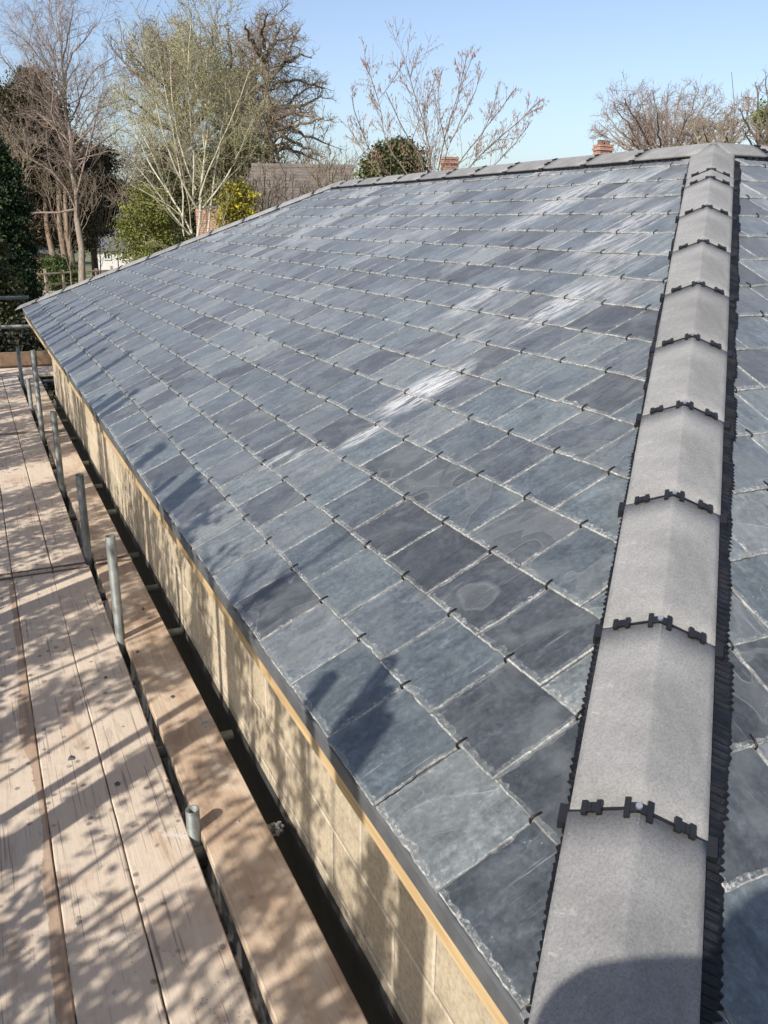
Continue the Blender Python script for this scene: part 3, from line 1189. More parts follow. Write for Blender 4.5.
def coupler(parent, c, along=ey):
    mb = MB()
    c = np.array(c)
    mb.obox(c + along * .0, ex * .036, ey * .030, ez * .030)
    mb.tube([c + np.array([.02, -.05, -.03]), c + np.array([.02, .05, -.03])], .009, 6)
    mb.tube([c + np.array([-.03, 0, .0]), c + np.array([-.06, 0, .0])], .010, 6)
    mb.tube([c + np.array([-.052, 0, .0]), c + np.array([-.068, 0, .0])], .015, 6)
    mb.build('coupler', M['coupler'], parent)


stands = [(.45, -1.03), (1.97, -.908), (3.58, -.433), (4.86, -.455), (6.5, -.378), (8.3, -.13), (9.93, -.665), (11.6, -.52)]
for i, (y, zt) in enumerate(stands):
    lean = .004 * ((i * 7) % 5 - 2)
    o = tube_part('standard', [(-.0945 + lean, y, GROUND), (-.0945, y + lean, zt)])
    coupler(o, (-.094, y, -1.115))
    coupler(o, (-.094, y + .02, -1.18))
for y0 in (-.04, 1.70, 3.62, 5.4, 7.2, 9.0, 10.8):
    for dy, zt, dx_ in ((0, 1.63, 0), (-.050, 1.60, .004), (-.100, 1.55, .0), (.130, 1.46, -.03)):  # unseen outer standards, with close-set extra tubes added to widen their shadows
        tube_part('standard', [(-1.46 + dx_, y0 + dy, GROUND), (-1.46 + dx_, y0 + dy + .01, zt + .05 * math.sin(y0 * 3 + dy * 20))])  # unseen outer standards and the extra tubes added to widen their shadows
tube_part('ledger', [(-.142, -3.0, -1.12), (-.142, 12.7, -1.12)])
tube_part('ledger', [(-1.405, -3.0, -1.12), (-1.405, 12.7, -1.12)])
crusty = {1.925: .9}
for y in (-2.2, -.9, .55, 1.925, 2.585, 3.66, 4.30, 4.89, 5.87, 6.60, 7.4, 8.39, 9.3, 10.02, 10.9, 11.7):
    xe = .228 + .01 * math.sin(y * 9)
    o = tube_part('transom', [(-1.6, y, -1.065), (xe, y + .006, -1.065)])
    if y in crusty:
        mb = MB()
        rg = random.Random(int(y * 100))
        for k in range(60):
            an_ = rg.uniform(-1.9, 1.9)
            c = np.array([xe - rg.uniform(.0, .065), y + .024 * math.sin(an_), -1.065 + .024 * math.cos(an_)])
            s_ = rg.uniform(.003, .009)
            mb.tube([c - ex * s_ * .9, c - ex * s_ * .4, c + ex * s_ * .3, c + ex * s_ * .9], [s_ * .5, s_, s_ * .9, s_ * .3], 6)
        mb.build('mortar_crust', M['crust'], o)
# far return of the scaffold with its guard rails
for (x, zt) in ((-.45, .35), (-1.55, .35)):
    o = tube_part('standard', [(x, 12.62, GROUND), (x, 12.62, zt)])
tube_part('guard_rail', [(-2.6, 12.56, .02), (.17, 12.56, .035)])
tube_part('guard_rail', [(-2.6, 12.56, -.36), (3.4, 12.56, -.36)])
for y in (12.05, 12.5):
    tube_part('transom', [(-1.6, y, -1.065), (3.4, y, -1.065)])


def board(x0, x1, y0, y1, label, z=BT, dx=0., worn=False, axis='y', group='scaffold boards along the eave', drop=0., brown=0.):
    """one plank with slightly eased edges and split, steel-banded ends"""
    rg = random.Random(int((x0 + y0) * 997))
    ln = y1 - y0
    K = max(8, int(ln / .12))
    th = .038
    prof = [(0, -th), (0, -.004), (.004, 0), (.5, .0), (.9960, 0), (1, -.004), (1, -th)]
    w = x1 - x0
    vs = []
    cup = rg.uniform(-.0015, .0025)
    edges = []
    for k in range(K + 1):
        f = k / K
        y = y0 + ln * f
        for (px, pz) in prof:
            xx = px * w if px not in (.004, .9960) else (.004 if px == .004 else w - .004)
            x = x0 + xx + dx * (f - .5) + rg.gauss(0, .0006)
            zz = pz + (-cup * (1 - (2 * xx / w - 1) ** 2) if pz > -.02 else 0) + .0015 * math.sin(y * 1.3 + x0 * 9)
            p = (x, y, z + zz + drop)
            if axis == 'x':
                p = (y, x, z + zz + drop)
            vs.append(p)
            edges.append(xx / w)
    n = len(prof)
    fs = []
    for k in range(K):
        for i in range(n - 1):
            a_ = k * n + i
            f = (a_, a_ + n, a_ + n + 1, a_ + 1)
            fs.append(f if axis == 'y' else f[::-1])
        f = (k * n, k * n + n - 1, k * n + 2 * n - 1, k * n + n)
        fs.append(f if axis == 'y' else f[::-1])
    a_ = tuple(range(n))
    b_ = tuple(K * n + i for i in range(n))[::-1]
    fs += [a_ if axis == 'y' else a_[::-1], b_ if axis == 'y' else b_[::-1]]
    mb = MB()
    mb.add(vs, fs, 0, rg.random(), brown)
    org = (x0, y0, z) if axis == 'y' else (y0, x0, z)
    o = mb.build('scaffold_board', M['board'], None, loc=org)
    ea = o.data.attributes.new('edge', 'FLOAT', 'POINT')
    ea.data.foreach_set('value', [e * 1.18 if worn else e * .9 for e in edges])
    tag(o, label, 'board', group)
    if axis == 'y' and z == BT:
        for e0 in (y0 + .012, y1 - .040):
            mb = MB()
            yy = (e0, e0 + .028)
            k0 = (np.mean(yy) - y0) / ln - .5
            xa, xb = x0 + dx * k0 - .0012, x1 + dx * k0 + .0012
            zz = z + drop + .0032
            mb.add([(xa, yy[0], zz), (xb, yy[0], zz), (xb, yy[1], zz), (xa, yy[1], zz), (xa, yy[0], zz - .04), (xb, yy[0], zz - .04), (xb, yy[1], zz - .04), (xa, yy[1], zz - .04)],
                   [(0, 1, 2, 3), (0, 3, 7, 4), (1, 5, 6, 2)])
            mb.build('end_band', M['band'], o)
    return o


YJ = 4.69
board(-1.010, -.785, .75, YJ - .008, 'scaffold board at the outer edge of the near set, mostly cut off by the frame', dx=.01)
board(-.783, -.559, .72, YJ - .009, 'near scaffold board with a worn bare brown strip along one edge', dx=.012, worn=True)
board(-.555, -.334, .70, YJ - .009, 'dusty near scaffold board between the stained board and the board beside the standards', dx=.012)
board(-.331, -.114, .70, YJ - .009, 'near scaffold board just left of the stub tube and tall standards', dx=.005)
board(-.074, .152, .70, YJ + .01, 'near brown scaffold board alone between the standards and the block wall', dx=-.004, brown=1.)
for (x0, x1, lb) in ((-1.01, -.785, 'far scaffold board at the outer edge beyond the butt joint'),
                     (-.778, -.553, 'second far scaffold board in from the outer edge beyond the joint'),
                     (-.547, -.322, 'far middle scaffold board with dark knots beyond the joint'),
                     (-.316, -.118, 'far scaffold board beside the row of tall standards beyond the joint')):
    board(x0, x1, YJ + .012, 8.6, lb, dx=.012, drop=.001)
    board(x0 + .004, x1 + .004, 8.61, 12.3, lb.replace('beyond the joint', 'at the far end of the scaffold').replace('beyond the butt joint', 'at the far end of the scaffold'), drop=.0)
board(-.066, .150, YJ + .02, 8.55, 'scaffold board next to the wall in the middle of the run', brown=.6)
board(-.064, .150, 8.58, 12.3, 'scaffold board next to the wall at the far end', drop=-.004, brown=.3)
for i, (ox, lb) in enumerate(((-1.010, 'outer'), (-.783, 'second'), (-.556, 'third'), (-.329, 'fourth'))):
    board(ox, ox + .225, -3.1, .69 if i else .74, 'scaffold board under the photographer, %s of four from the outer edge' % lb)
# cross boards on the return and the toe board on its edge
for k in range(3):
    board(12.32 + k * .23, 12.54 + k * .23, -1.4, 2.4, 'cross scaffold board on the far return, %s from the house' % ('nearest', 'second', 'third')[k], axis='x', group='cross boards at the far return')
mb = MB()
mb.box((-2.4, 13.0, -1.0), (1.5, 13.038, -.775), 0, .3)
o = mb.build('toe_board', simple('brown plank', (.20, .13, .08), .9, .35, 9), None, loc=(-2.4, 13.0, -1.0))
o.data.attributes.new('edge', 'FLOAT', 'POINT')
tag(o, 'brown toe board standing on edge across the far end of the scaffold', 'toe board')

# wood chips and slate chips dropped on the boards
chips = [(.11, 2.62, 'crust'), (-.04, 3.4, 'slate_edge'), (-.22, 3.2, 'slate_edge'), (.03, 2.9, 'slate_edge'), (-.44, 2.6, 'slate_edge'), (.06, 1.95, 'crust'), (-.30, 2.35, 'slate_edge'), (-.17, 4.1, 'crust'), (.08, 3.9, 'slate_edge'), (-.52, 1.7, 'crust')]
where = ['beside the crusted tube end', 'on the inner board halfway to the joint', 'on the board left of the standards', 'in the middle of the inner board', 'on the dusty middle board', 'on the inner board near the stub tube',
         'on the board near the stub tube', 'on the board just before the butt joint', 'on the inner board before the joint', 'on the near end of the middle board']
for i, (x, y, mt) in enumerate(chips):
    rg = random.Random(i + 50)
    mb = MB()
    n = 7
    r0 = rg.uniform(.007, .014) if i else .026
    rim = [(x + r0 * rg.uniform(.6, 1.3) * math.cos(6.283 * k / n), y + r0 * rg.uniform(.7, 1.6) * math.sin(6.283 * k / n)) for k in range(n)]
    hgt = rg.uniform(.004, .009)
    vs = [(a_, b_, BT - .001) for a_, b_ in rim] + [(x + (a_ - x) * .7, y + (b_ - y) * .7, BT + hgt * rg.uniform(.7, 1.2)) for a_, b_ in rim]
    mb.add(vs, [(k, (k + 1) % n, n + (k + 1) % n, n + k) for k in range(n)] + [tuple(range(n, 2 * n))])
    o = mb.build('chip', M['crust'] if mt == 'crust' else M['coupler'], None, loc=(x, y, BT))
    tag(o, ('small pale mortar crumb ' if mt == 'crust' else 'small dark slate chip ') + where[i], 'chip', 'crumbs dropped on the boards')


# ------------------------------------------------------------------ trees: limbs measured against the photograph, then grown in depth
def limb(pix, d0, d1, r0, r1, rgd):
    n = len(pix)
    ds = np.linspace(d0, d1, n)
    return ([at(px, py, d) for (px, py), d in zip(pix, ds)], r0, r1)


def root(pix, dep):
    p = at(*pix, dep)
    return (p[0], p[1], GROUND)


def trunk_down(pl):
    """extend the trunk polyline to the ground"""
    p = np.array(pl[0][0])
    d = p - np.array(pl[0][1])
    q = np.array([p[0] + d[0] * .3, p[1] + d[1] * .3, GROUND - .1])
    return ([q] + list(pl[0]), pl[1] * 1.15, pl[2])


B_GREY = mat_bark('grey-brown bark', (.21, .178, .14))
B_PALE = mat_bark('pale stems', (.42, .385, .29), .3)
B_DARK = mat_bark('dark oak bark', (.17, .135, .10))
T_PINK = mat_bark('pinkish twigs', (.235, .18, .15), .25)
T_BROWN = mat_bark('brown twigs', (.20, .16, .115), .3)
T_OLIVE = mat_bark('olive twigs', (.28, .255, .16), .25)
T_HAZEL = mat_bark('hazel stems', (.155, .118, .092), .25)


def spread(pixlist, dep, r0, r1, seed, dd=.12):
    rg = random.Random(seed)
    out = []
    for pix, ra in pixlist:
        out.append(limb(pix, dep, dep * (1 + rg.uniform(-dd, dd)), r0 * ra, r1, rg))
    return out


def mk(name, label, cat, trunkpix, limbs_, dep, r0, bark, twig, seed, levels, group=None, dd=.10, r1=.03):
    tr = trunk_down(limb(trunkpix, dep, dep, r0, r1 * 1.2, None))
    ls = [tr] + spread(limbs_, dep, r0, r1, seed, dd)
    return build_tree(name, root(trunkpix[0], dep), label, cat, ls, bark, twig, seed, levels, group)


GT = 'leafless trees beyond the roof'
# tall slim tree at the left
mk('bare_tree', 'tall slim leafless tree with pale trunk and fine pinkish spray', 'tree',
   [(82, 285), (79, 230), (74, 180), (70, 130), (64, 90), (60, 50), (59, 8)],
   [([(67, 131), (55, 118), (42, 100), (35, 88), (13, 74), (0, 53)], .34), ([(60, 73), (50, 67), (37, 55), (25, 40), (5, 10)], .3),
    ([(59, 60), (45, 40), (35, 25), (28, 4)], .28), ([(65, 75), (72, 52), (85, 40), (97, 22)], .3), ([(62, 62), (68, 35), (74, 6)], .28), ([(60, 40), (52, 20), (48, -8)], .24),
    ([(70, 122), (76, 112), (84, 88), (92, 72), (112, 58)], .3), ([(75, 145), (90, 130), (104, 118), (116, 112)], .3), ([(76, 138), (85, 118), (100, 108), (122, 100)], .28),
    ([(69, 160), (58, 157), (48, 150), (40, 137)], .25), ([(68, 118), (62, 100), (66, 82), (80, 62)], .22), ([(78, 160), (95, 155), (112, 150), (124, 155)], .22), ([(64, 98), (52, 92), (44, 84), (28, 60)], .22)],
   42, .165, B_GREY, T_PINK, 21,
   [dict(bylen=2.2, ratio=.36, ang=(25, 60), up=.25, rr=.42, K=6, wob=.24, rmin=.009, absl=None),
    dict(bylen=3.2, ratio=.5, ang=(25, 60), up=.12, rr=.5, K=5, wob=.24, rmin=.0055),
    dict(bylen=6.0, ratio=.55, ang=(25, 65), up=.08, rr=.6, K=4, wob=.2, rmin=.0042, lmin=.3)], GT, r1=.018)

# pale many-stemmed tree with catkins
t, tips, rg = mk('pale_stemmed_tree', 'pale many-stemmed tree fanning out behind the roof edge, yellow-green with catkins', 'tree',
   [(196, 240), (196, 222), (198, 205), (203, 180), (208, 148), (212, 110), (206, 60)],
   [([(192, 234), (175, 205), (160, 175), (145, 140), (130, 108)], .5), ([(190, 235), (165, 205), (145, 175), (122, 150), (112, 140)], .5),
    ([(197, 208), (185, 190), (172, 160), (160, 125), (150, 80), (140, 42)], .5), ([(200, 212), (215, 190), (240, 168), (262, 140)], .45), ([(203, 208), (225, 180), (245, 140), (255, 112)], .45),
    ([(193, 205), (194, 170), (192, 130), (186, 80), (192, 10)], .5), ([(208, 232), (212, 190), (220, 140), (228, 90), (216, 14)], .5), ([(196, 190), (180, 150), (172, 100), (170, 50)], .45),
    ([(183, 232), (184, 190), (176, 150), (165, 90), (158, 50)], .4), ([(199, 200), (210, 165), (236, 110), (250, 70)], .4), ([(176, 205), (150, 165), (128, 120), (120, 85)], .4), ([(184, 236), (183, 215), (160, 200), (130, 185)], .35),
    ([(205, 160), (200, 110), (190, 60), (178, 30)], .35)],
   24, .058, B_PALE, T_OLIVE, 22,
   [dict(bylen=4.5, ratio=.34, ang=(22, 55), up=.2, rr=.42, K=6, wob=.2, rmin=.006),
    dict(bylen=6.0, ratio=.5, ang=(25, 65), up=.1, rr=.6, K=4, wob=.2, rmin=.0042, lmin=.15)], GT, dd=.09, r1=.010)
P = np.concatenate([x.reshape(-1, 3) for x in tips[1:]])
P = P[rg.random(len(P)) < .8]
pos = np.repeat(P, 2, 0) + rg.normal(size=(len(P) * 2, 3)) * .05
v, f = quads(rg, pos, rg.uniform(.012, .027, len(pos)), 1.1)
np_mesh('catkin_blossom', v, f, mat_leaf('yellow-green catkins', (.225, .22, .09), .45), t, rg.random(len(f)))

# the two oaks behind it, and the ivy-clad one
OAK = [dict(bylen=3.2, ratio=.26, ang=(35, 75), up=.08, rr=.45, K=6, wob=.3, rmin=.018),
       dict(bylen=5.5, ratio=.55, ang=(30, 75), up=.06, rr=.5, K=5, wob=.3, rmin=.010),
       dict(bylen=8, ratio=.6, ang=(30, 70), up=.06, rr=.6, K=4, wob=.28, rmin=.0046, lmin=.3)]
mk('oak_tree', 'leafless dark-limbed oak behind the pale many-stemmed tree', 'tree',
   [(184, 250), (184, 190), (183, 150), (180, 118), (174, 95), (168, 60)],
   [([(180, 115), (165, 95), (150, 85), (135, 75), (125, 62), (116, 46)], .5), ([(178, 108), (168, 70), (160, 50), (158, 32)], .5), ([(182, 118), (188, 90), (192, 60), (190, 30)], .5),
    ([(183, 120), (198, 90), (208, 60), (212, 28)], .45), ([(182, 135), (160, 125), (140, 118), (128, 110)], .4), ([(170, 95), (150, 60), (140, 40)], .4), ([(186, 140), (205, 115), (220, 90), (225, 60)], .45), ([(184, 160), (165, 150), (145, 148)], .3), ([(181, 112), (160, 80), (132, 58)], .4), ([(176, 100), (176, 65), (178, 34)], .4), ([(188, 125), (215, 95), (236, 55)], .4), ([(186, 130), (200, 75), (200, 36)], .4), ([(182, 140), (150, 115), (122, 92)], .35)],
   44, .34, B_DARK, T_BROWN, 23, OAK, GT, r1=.03)
mk('oak_tree', 'rugged leafless oak with wide crooked limbs against clear sky right of the pale stems', 'tree',
   [(274, 260), (271, 180), (269, 140), (267, 110), (266, 85), (263, 55), (260, 30)],
   [([(267, 82), (280, 65), (292, 57), (300, 52), (312, 58)], .42), ([(269, 110), (285, 107), (305, 105), (322, 95)], .42), ([(270, 122), (278, 116), (296, 112), (318, 120)], .42),
    ([(271, 128), (290, 127), (305, 135), (330, 145)], .4), ([(264, 60), (250, 40), (246, 25)], .4), ([(265, 62), (275, 38), (283, 20)], .4), ([(264, 48), (262, 30), (268, 14)], .3), ([(268, 120), (250, 95), (238, 75)], .4),
    ([(270, 140), (255, 130), (240, 125)], .35), ([(271, 150), (295, 150), (318, 160)], .35), ([(266, 90), (283, 80), (300, 82), (325, 88)], .35), ([(285, 62), (292, 40), (300, 28)], .25), ([(266, 75), (245, 55), (232, 40)], .35), ([(264, 70), (272, 45), (294, 32)], .3), ([(270, 118), (292, 98), (316, 84)], .3), ([(271, 130), (300, 124), (324, 118)], .3), ([(271, 135), (295, 140), (322, 158)], .3), ([(267, 95), (250, 75), (240, 60)], .3)],
   42, .34, B_DARK, T_BROWN, 24, OAK, GT, r1=.03)
t, tips, rg = mk('ivy_clad_tree', 'ivy-clad leafless tree between the two oaks', 'tree',
   [(240, 250), (238, 190), (237, 130), (232, 95), (222, 70), (214, 50)],
   [([(236, 120), (226, 85), (232, 55), (228, 28)], .45), ([(237, 125), (248, 95), (256, 70), (254, 40)], .45), ([(233, 98), (215, 80), (205, 80), (198, 70)], .35), ([(238, 150), (222, 130), (210, 120)], .3)],
   43, .36, B_DARK, T_BROWN, 25, OAK, GT, r1=.05)
tr = np.array([at(px, py, 43) for px, py in ((240, 250), (238, 190), (237, 150), (236, 125), (233, 95), (226, 75))])
pos = resample(tr, 400)
pos = np.repeat(pos, 22, 0)
pos = pos + rg.normal(size=pos.shape) * np.array([.55, .55, .3]) * (.6 + .6 * rg.random((len(pos), 1)))
v, f = quads(rg, pos, rg.uniform(.07, .14, len(pos)), 1.)
np_mesh('ivy', v, f, mat_leaf('ivy', (.075, .085, .03), .5), t, rg.random(len(f)))

# hazel behind the ridge, with hanging catkins
t, tips, rg = mk('hazel_tree', 'open hazel behind the ridge with brownish-pink hanging catkins', 'tree',
   [(432, 215), (434, 190), (434, 158), (427, 130), (417, 97), (406, 63)],
   [([(428, 205), (400, 165), (385, 144), (380, 108), (375, 82), (364, 64)], .8), ([(430, 200), (422, 160), (403, 130), (392, 105), (386, 92)], .8), ([(436, 190), (441, 150), (449, 122), (460, 89), (466, 60)], .8),
    ([(438, 185), (449, 141), (463, 119), (477, 86), (482, 70)], .8), ([(440, 195), (460, 160), (485, 130), (504, 103), (516, 88)], .8), ([(445, 200), (477, 157), (501, 136), (520, 122), (540, 100)], .8),
    ([(447, 205), (490, 170), (518, 141), (532, 120)], .7), ([(425, 205), (390, 175), (373, 158), (357, 122), (352, 97)], .7), ([(424, 208), (380, 178), (362, 150), (349, 128)], .6), ([(455, 110), (462, 85), (474, 52)], .5),
    ([(447, 150), (440, 120), (437, 95), (442, 72)], .6), ([(480, 140), (492, 112), (498, 88)], .5), ([(410, 145), (420, 118), (432, 90), (436, 70)], .5), ([(378, 100), (390, 85), (404, 62)], .35)],
   19, .019, T_HAZEL, T_HAZEL, 26,
   [dict(bylen=6.5, ratio=.20, ang=(20, 45), up=.2, rr=.5, K=5, rmin=.0036),
    dict(bylen=8.0, ratio=.45, ang=(25, 55), up=.15, rr=.6, K=4, rmin=.0027, lmin=.12)], None, dd=.08, r1=.008)
P = np.concatenate([x[:, 1:].reshape(-1, 3) for x in tips])
P = P[rg.random(len(P)) < .5]
n = len(P)
lenc = rg.uniform(.03, .075, n)
wd_ = rg.uniform(.006, .010, n)
dirn = unit(np.array([0, 0, -1.]) + rg.normal(size=(n, 3)) * .25)
PP = np.stack([P, P + dirn * lenc[:, None] * .5, P + dirn * lenc[:, None]], 1)
RR = np.stack([wd_ * .5, wd_, wd_ * .4], 1)
v, f = tubes(PP, RR, 4)
np_mesh('catkin_blossom', v, f, mat_bark('pink-brown catkins', (.30, .165, .12), .3), t)

# rounded trees at the right
LV = [dict(bylen=2.6, ratio=.26, ang=(25, 60), up=.12, rr=.45, K=6, wob=.22, rmin=.014),
      dict(bylen=4.2, ratio=.5, ang=(30, 65), up=.1, rr=.5, K=5, wob=.22, rmin=.009),
      dict(bylen=6.5, ratio=.55, ang=(30, 65), up=.08, rr=.6, K=4, wob=.22, rmin=.006, lmin=.3)]
rgx = random.Random(9)
fan = []
for k in range(30):
    an_ = math.pi * (k % 15 + .5) / 15
    rr_ = 1.0 if k < 15 else .62
    ex_, ey_ = 667 - 72 * rr_ * math.cos(an_), 140 - 50 * rr_ * math.sin(an_) ** .8 + rgx.uniform(-3, 3)
    m_ = ((667 + ex_) / 2 + rgx.uniform(-4, 4), (166 + ey_) / 2 + 4 + rgx.uniform(-3, 3))
    fan.append(([(667 + (ex_ - 667) * .10, 168), m_, (ex_, ey_)], .42))
mk('round_crowned_tree', 'round-crowned leafless tree behind the apex of the roof', 'tree', [(668, 240), (668, 200), (668, 170), (667, 150)], fan, 52, .24, T_BROWN, T_PINK, 27, LV, GT, r1=.022)
fan = []
for k, (ex_, ey_) in enumerate(((742, 128), (740, 108), (746, 92), (755, 82), (766, 76), (780, 78), (795, 86), (808, 100), (815, 120), (752, 110), (778, 104))):
    m_ = ((772 + ex_) / 2 + rgx.uniform(-3, 3), (160 + ey_) / 2 + 8 + rgx.uniform(-3, 3))
    fan.append(([(772 + (ex_ - 772) * .12, 166), m_, (ex_, ey_)], .5))
t, tips, rg = mk('bare_tree', 'leafless tree with a tuft of green ivy cut by the frame at the far right', 'tree', [(773, 240), (773, 200), (772, 170), (771, 150)], fan, 40, .2, B_GREY, T_PINK, 28, LV, GT, r1=.018)
pos = at(770, 116, 40) + rg.normal(size=(1500, 3)) * np.array([.35, .35, .30])
v, f = quads(rg, pos, rg.uniform(.05, .11, len(pos)))
np_mesh('ivy', v, f, mat_leaf('bright ivy', (.12, .17, .04), .4), t, rg.random(len(f)))
fan = []
for k in range(14):
    ex_ = 690 + 62 * k / 13
    fan.append(([(716 + (ex_ - 716) * .3, 165), ((716 + ex_) / 2, 148 + rgx.uniform(-4, 4)), (ex_, 122 + rgx.uniform(-6, 12))], .6))
mk('thicket_tree', 'low twiggy bare tree between the two right-hand crowns', 'tree', [(716, 240), (716, 200), (716, 170)], fan, 46, .15, T_BROWN, T_BROWN, 29, LV[:2] + [LV[2]], GT, r1=.03)

# scrub of bare twigs low down on both sides of the oaks
for k, (cx, ty, wpx, dep, lb) in enumerate(((330, 148, 26, 38, 'brown twiggy bare scrub just right of the rugged oak'), (300, 160, 24, 36, 'twiggy bare scrub above the grey neighbouring roof'),
                                            (118, 140, 26, 55, 'tangled bare scrub behind the slim tall tree'), (100, 170, 26, 50, 'dark bare scrub low between the slim tree and the yellow-green conifer'),
                                            (205, 160, 30, 50, 'bare scrub filling in behind the pale stems'), (10, 125, 20, 30, 'pale bare saplings in front of the dark evergreens'), (292, 160, 46, 28, 'thin bare scrub in front of the grey neighbouring roof'), (330, 158, 30, 26, 'twiggy bare scrub at the right end of the grey neighbouring roof'), (262, 165, 24, 27, 'bare scrub at the left end of the grey neighbouring roof, beside the yellow shrub'),
   (70, 165, 34, 44, 'dark tangle of bare scrub behind the slim tall tree trunk'), (135, 175, 26, 40, 'bare scrub between the slim tall tree and the yellow-green conifer'))):
    fan = []
    for j in range(11):
        ex_ = cx + wpx * (j / 5 - 1)
        fan.append(([(cx + (ex_ - cx) * .35, 232), (cx + (ex_ - cx) * .7, 200 + rgx.uniform(-8, 8)), (ex_ + rgx.uniform(-4, 4), ty + 14 + abs(j - 5) * 3 + rgx.uniform(-9, 9))], .7))
    mk('bare_scrub', lb, 'scrub', [(cx, 262), (cx, 240), (cx, 215)], fan, dep, .035, T_BROWN, T_BROWN, 40 + k,
       [dict(bylen=1.6, ratio=.4, ang=(20, 50), up=.25, rr=.5, K=5, rmin=.010), dict(bylen=2.6, ratio=.5, ang=(25, 60), up=.15, rr=.6, K=4, rmin=.007, lmin=.3), dict(bylen=3.6, ratio=.5, ang=(25, 60), up=.15, rr=.7, K=3, rmin=.005, lmin=.3)], 'bare scrub beyond the roof', r1=.012)


# ---- evergreens
def evergreen(name, label, px, py_top, py_bot, dep, halfw_px, shape, col, seed, nclump, leaf, cat='evergreen', trunks=(), group=None, droop=.2, per=60, scatter=1.0, cut=0.0):
    """clumped sprays through the crown's volume; shape(f) gives the half width (0..1) at height fraction f"""
    rg = np.random.default_rng(seed)
    base = at(px, py_bot, dep)
    topz = at(px, py_top, dep)[2]
    bx, by = base[0], base[1]
    z0 = max(GROUND, base[2])
    hw = halfw_px * dep / F_PX
    t = thing(name, (bx, by, GROUND), label, cat, group)
    hgt = topz - z0
    f = rg.random(nclump * 4)
    r_ = np.array([shape(x) for x in f])
    keep = rg.random(len(f)) < r_ ** .8
    f, r_ = f[keep][:nclump], r_[keep][:nclump]
    an = rg.uniform(0, 2 * np.pi, len(f))
    rad = np.sqrt(rg.uniform(cut, 1.0, len(f))) * r_ * hw * rg.uniform(.8, 1.12, len(f))
    cl = np.stack([bx + rad * np.cos(an), by + rad * np.sin(an), z0 + f * hgt], -1)
    cs = rg.uniform(.5, 1.3, len(cl)) * hw * .13 * scatter + leaf
    out = unit(np.stack([np.cos(an), np.sin(an), np.full(len(an), -droop)], -1))
    n = len(cl) * per
    idx = np.repeat(np.arange(len(cl)), per)
    off = rg.normal(size=(n, 3)) * cs[idx][:, None] * np.array([1, 1, .55]) + out[idx] * (rg.random(n)[:, None] * cs[idx][:, None] * 1.4)
    pos = cl[idx] + off
    v, fc = quads(rg, pos, rg.uniform(.6, 1.2, n) * leaf, 1.0, .4)
    tone = np.clip(rg.normal(.5, .16, len(cl))[idx] + rg.normal(0, .12, n), 0, 1)
    np_mesh('foliage', v, fc, mat_leaf(label[:20], col, .65), t, tone)
    mb = MB()
    pts = [(bx, by, GROUND - .1), (bx + .05, by, z0 + hgt * .3), (bx, by + .05, z0 + hgt * .93)]
    mb.tube(pts, [hw * .09 + .04, hw * .07 + .03, .02], 8)
    mb.build('trunk', B_GREY if trunks else B_DARK, t, True)
    if trunks:
        for (tp, bp) in trunks:
            mb = MB()
            a_, b_ = at(*bp, dep * .97), at(*tp, dep * .97)
            a_[2] = GROUND - .1
            mb.tube([a_, (a_ * .6 + b_ * .4) + np.array([.1, 0, 0]), (a_ * .25 + b_ * .75) - np.array([.08, 0, 0]), b_ + ez * 1.2], [.22, .17, .14, .08], 8)
            mb.build('trunk', mat_bark('pinkish conifer bark', (.20, .15, .11), .5), t, True)
    return t


spire = lambda f: max(0, (1 - f)) ** .75
dome = lambda f: math.sqrt(max(0, 1 - (2 * f - .75) ** 2 / 1.6)) if f > .37 else .75 + .25 * f / .37
rnd = lambda f: math.sqrt(max(0, 1 - (f * 2 - 1) ** 2))
col_ = lambda f: min(1, ((1 - f) / .35) ** .6) * (.9 + .1 * f)
GE = 'evergreens behind the fence'
evergreen('conifer', 'dark brown-green conifer with narrow pointed top behind the slim bare tree', 52, 76, 245, 50, 42, lambda f: max(0, (1 - f) ** .62) , (.066, .060, .032), 61, 480, .085, 'conifer', group=GE, per=170)
evergreen('yew_tree', 'broad dark brownish evergreen on bare reddish trunks at the far left', 18, 92, 228, 48, 44, dome, (.072, .060, .034), 62, 480, .085, 'evergreen', [((46, 205), (52, 262)), ((60, 205), (61, 258)), ((67, 212), (69, 262))], GE, per=170)
evergreen('conifer', 'dark evergreen right of the slim tree, partly behind its trunk', 92, 140, 236, 54, 32, rnd, (.055, .052, .028), 63, 260, .085, 'conifer', group=GE, per=150)
evergreen('conifer', 'dense near-black clipped cypress at the left edge of the picture', 12, 140, 330, 20, 26, col_, (.018, .034, .012), 64, 1000, .036, 'cypress', per=130, cut=.25, scatter=.7)
evergreen('laurel_bush', 'olive-leaved bush in front of the dark cypress at the left edge', -4, 205, 372, 16, 24, rnd, (.075, .075, .028), 65, 260, .05, 'bush', per=40)
evergreen('yellow_conifer', 'yellow-green feathery conifer behind the roof edge beside the pale stems', 155, 188, 300, 27, 31, dome, (.135, .145, .030), 66, 190, .040, 'conifer', per=110, droop=.9)
evergreen('yellow_shrub', 'bright yellow shrub against the brick wall right of the pale stems', 240, 186, 260, 26, 17, rnd, (.34, .29, .035), 67, 130, .06, 'shrub', per=40)
evergreen('holly_bush', 'dark round evergreen showing just above the ridge left of the hazel', 396, 142, 215, 27, 27, rnd, (.070, .075, .030), 68, 260, .06, 'evergreen', per=60)
evergreen('holly_bush', 'small dark evergreen beside the round one above the ridge', 374, 158, 215, 27, 14, rnd, (.070, .085, .028), 69, 90, .06, 'evergreen', per=50)
evergreen('conifer', 'dim olive evergreen behind the pale stems and the yellow-green conifer', 170, 165, 262, 44, 32, rnd, (.060, .062, .030), 70, 260, .07, 'evergreen', group=GE, per=140)
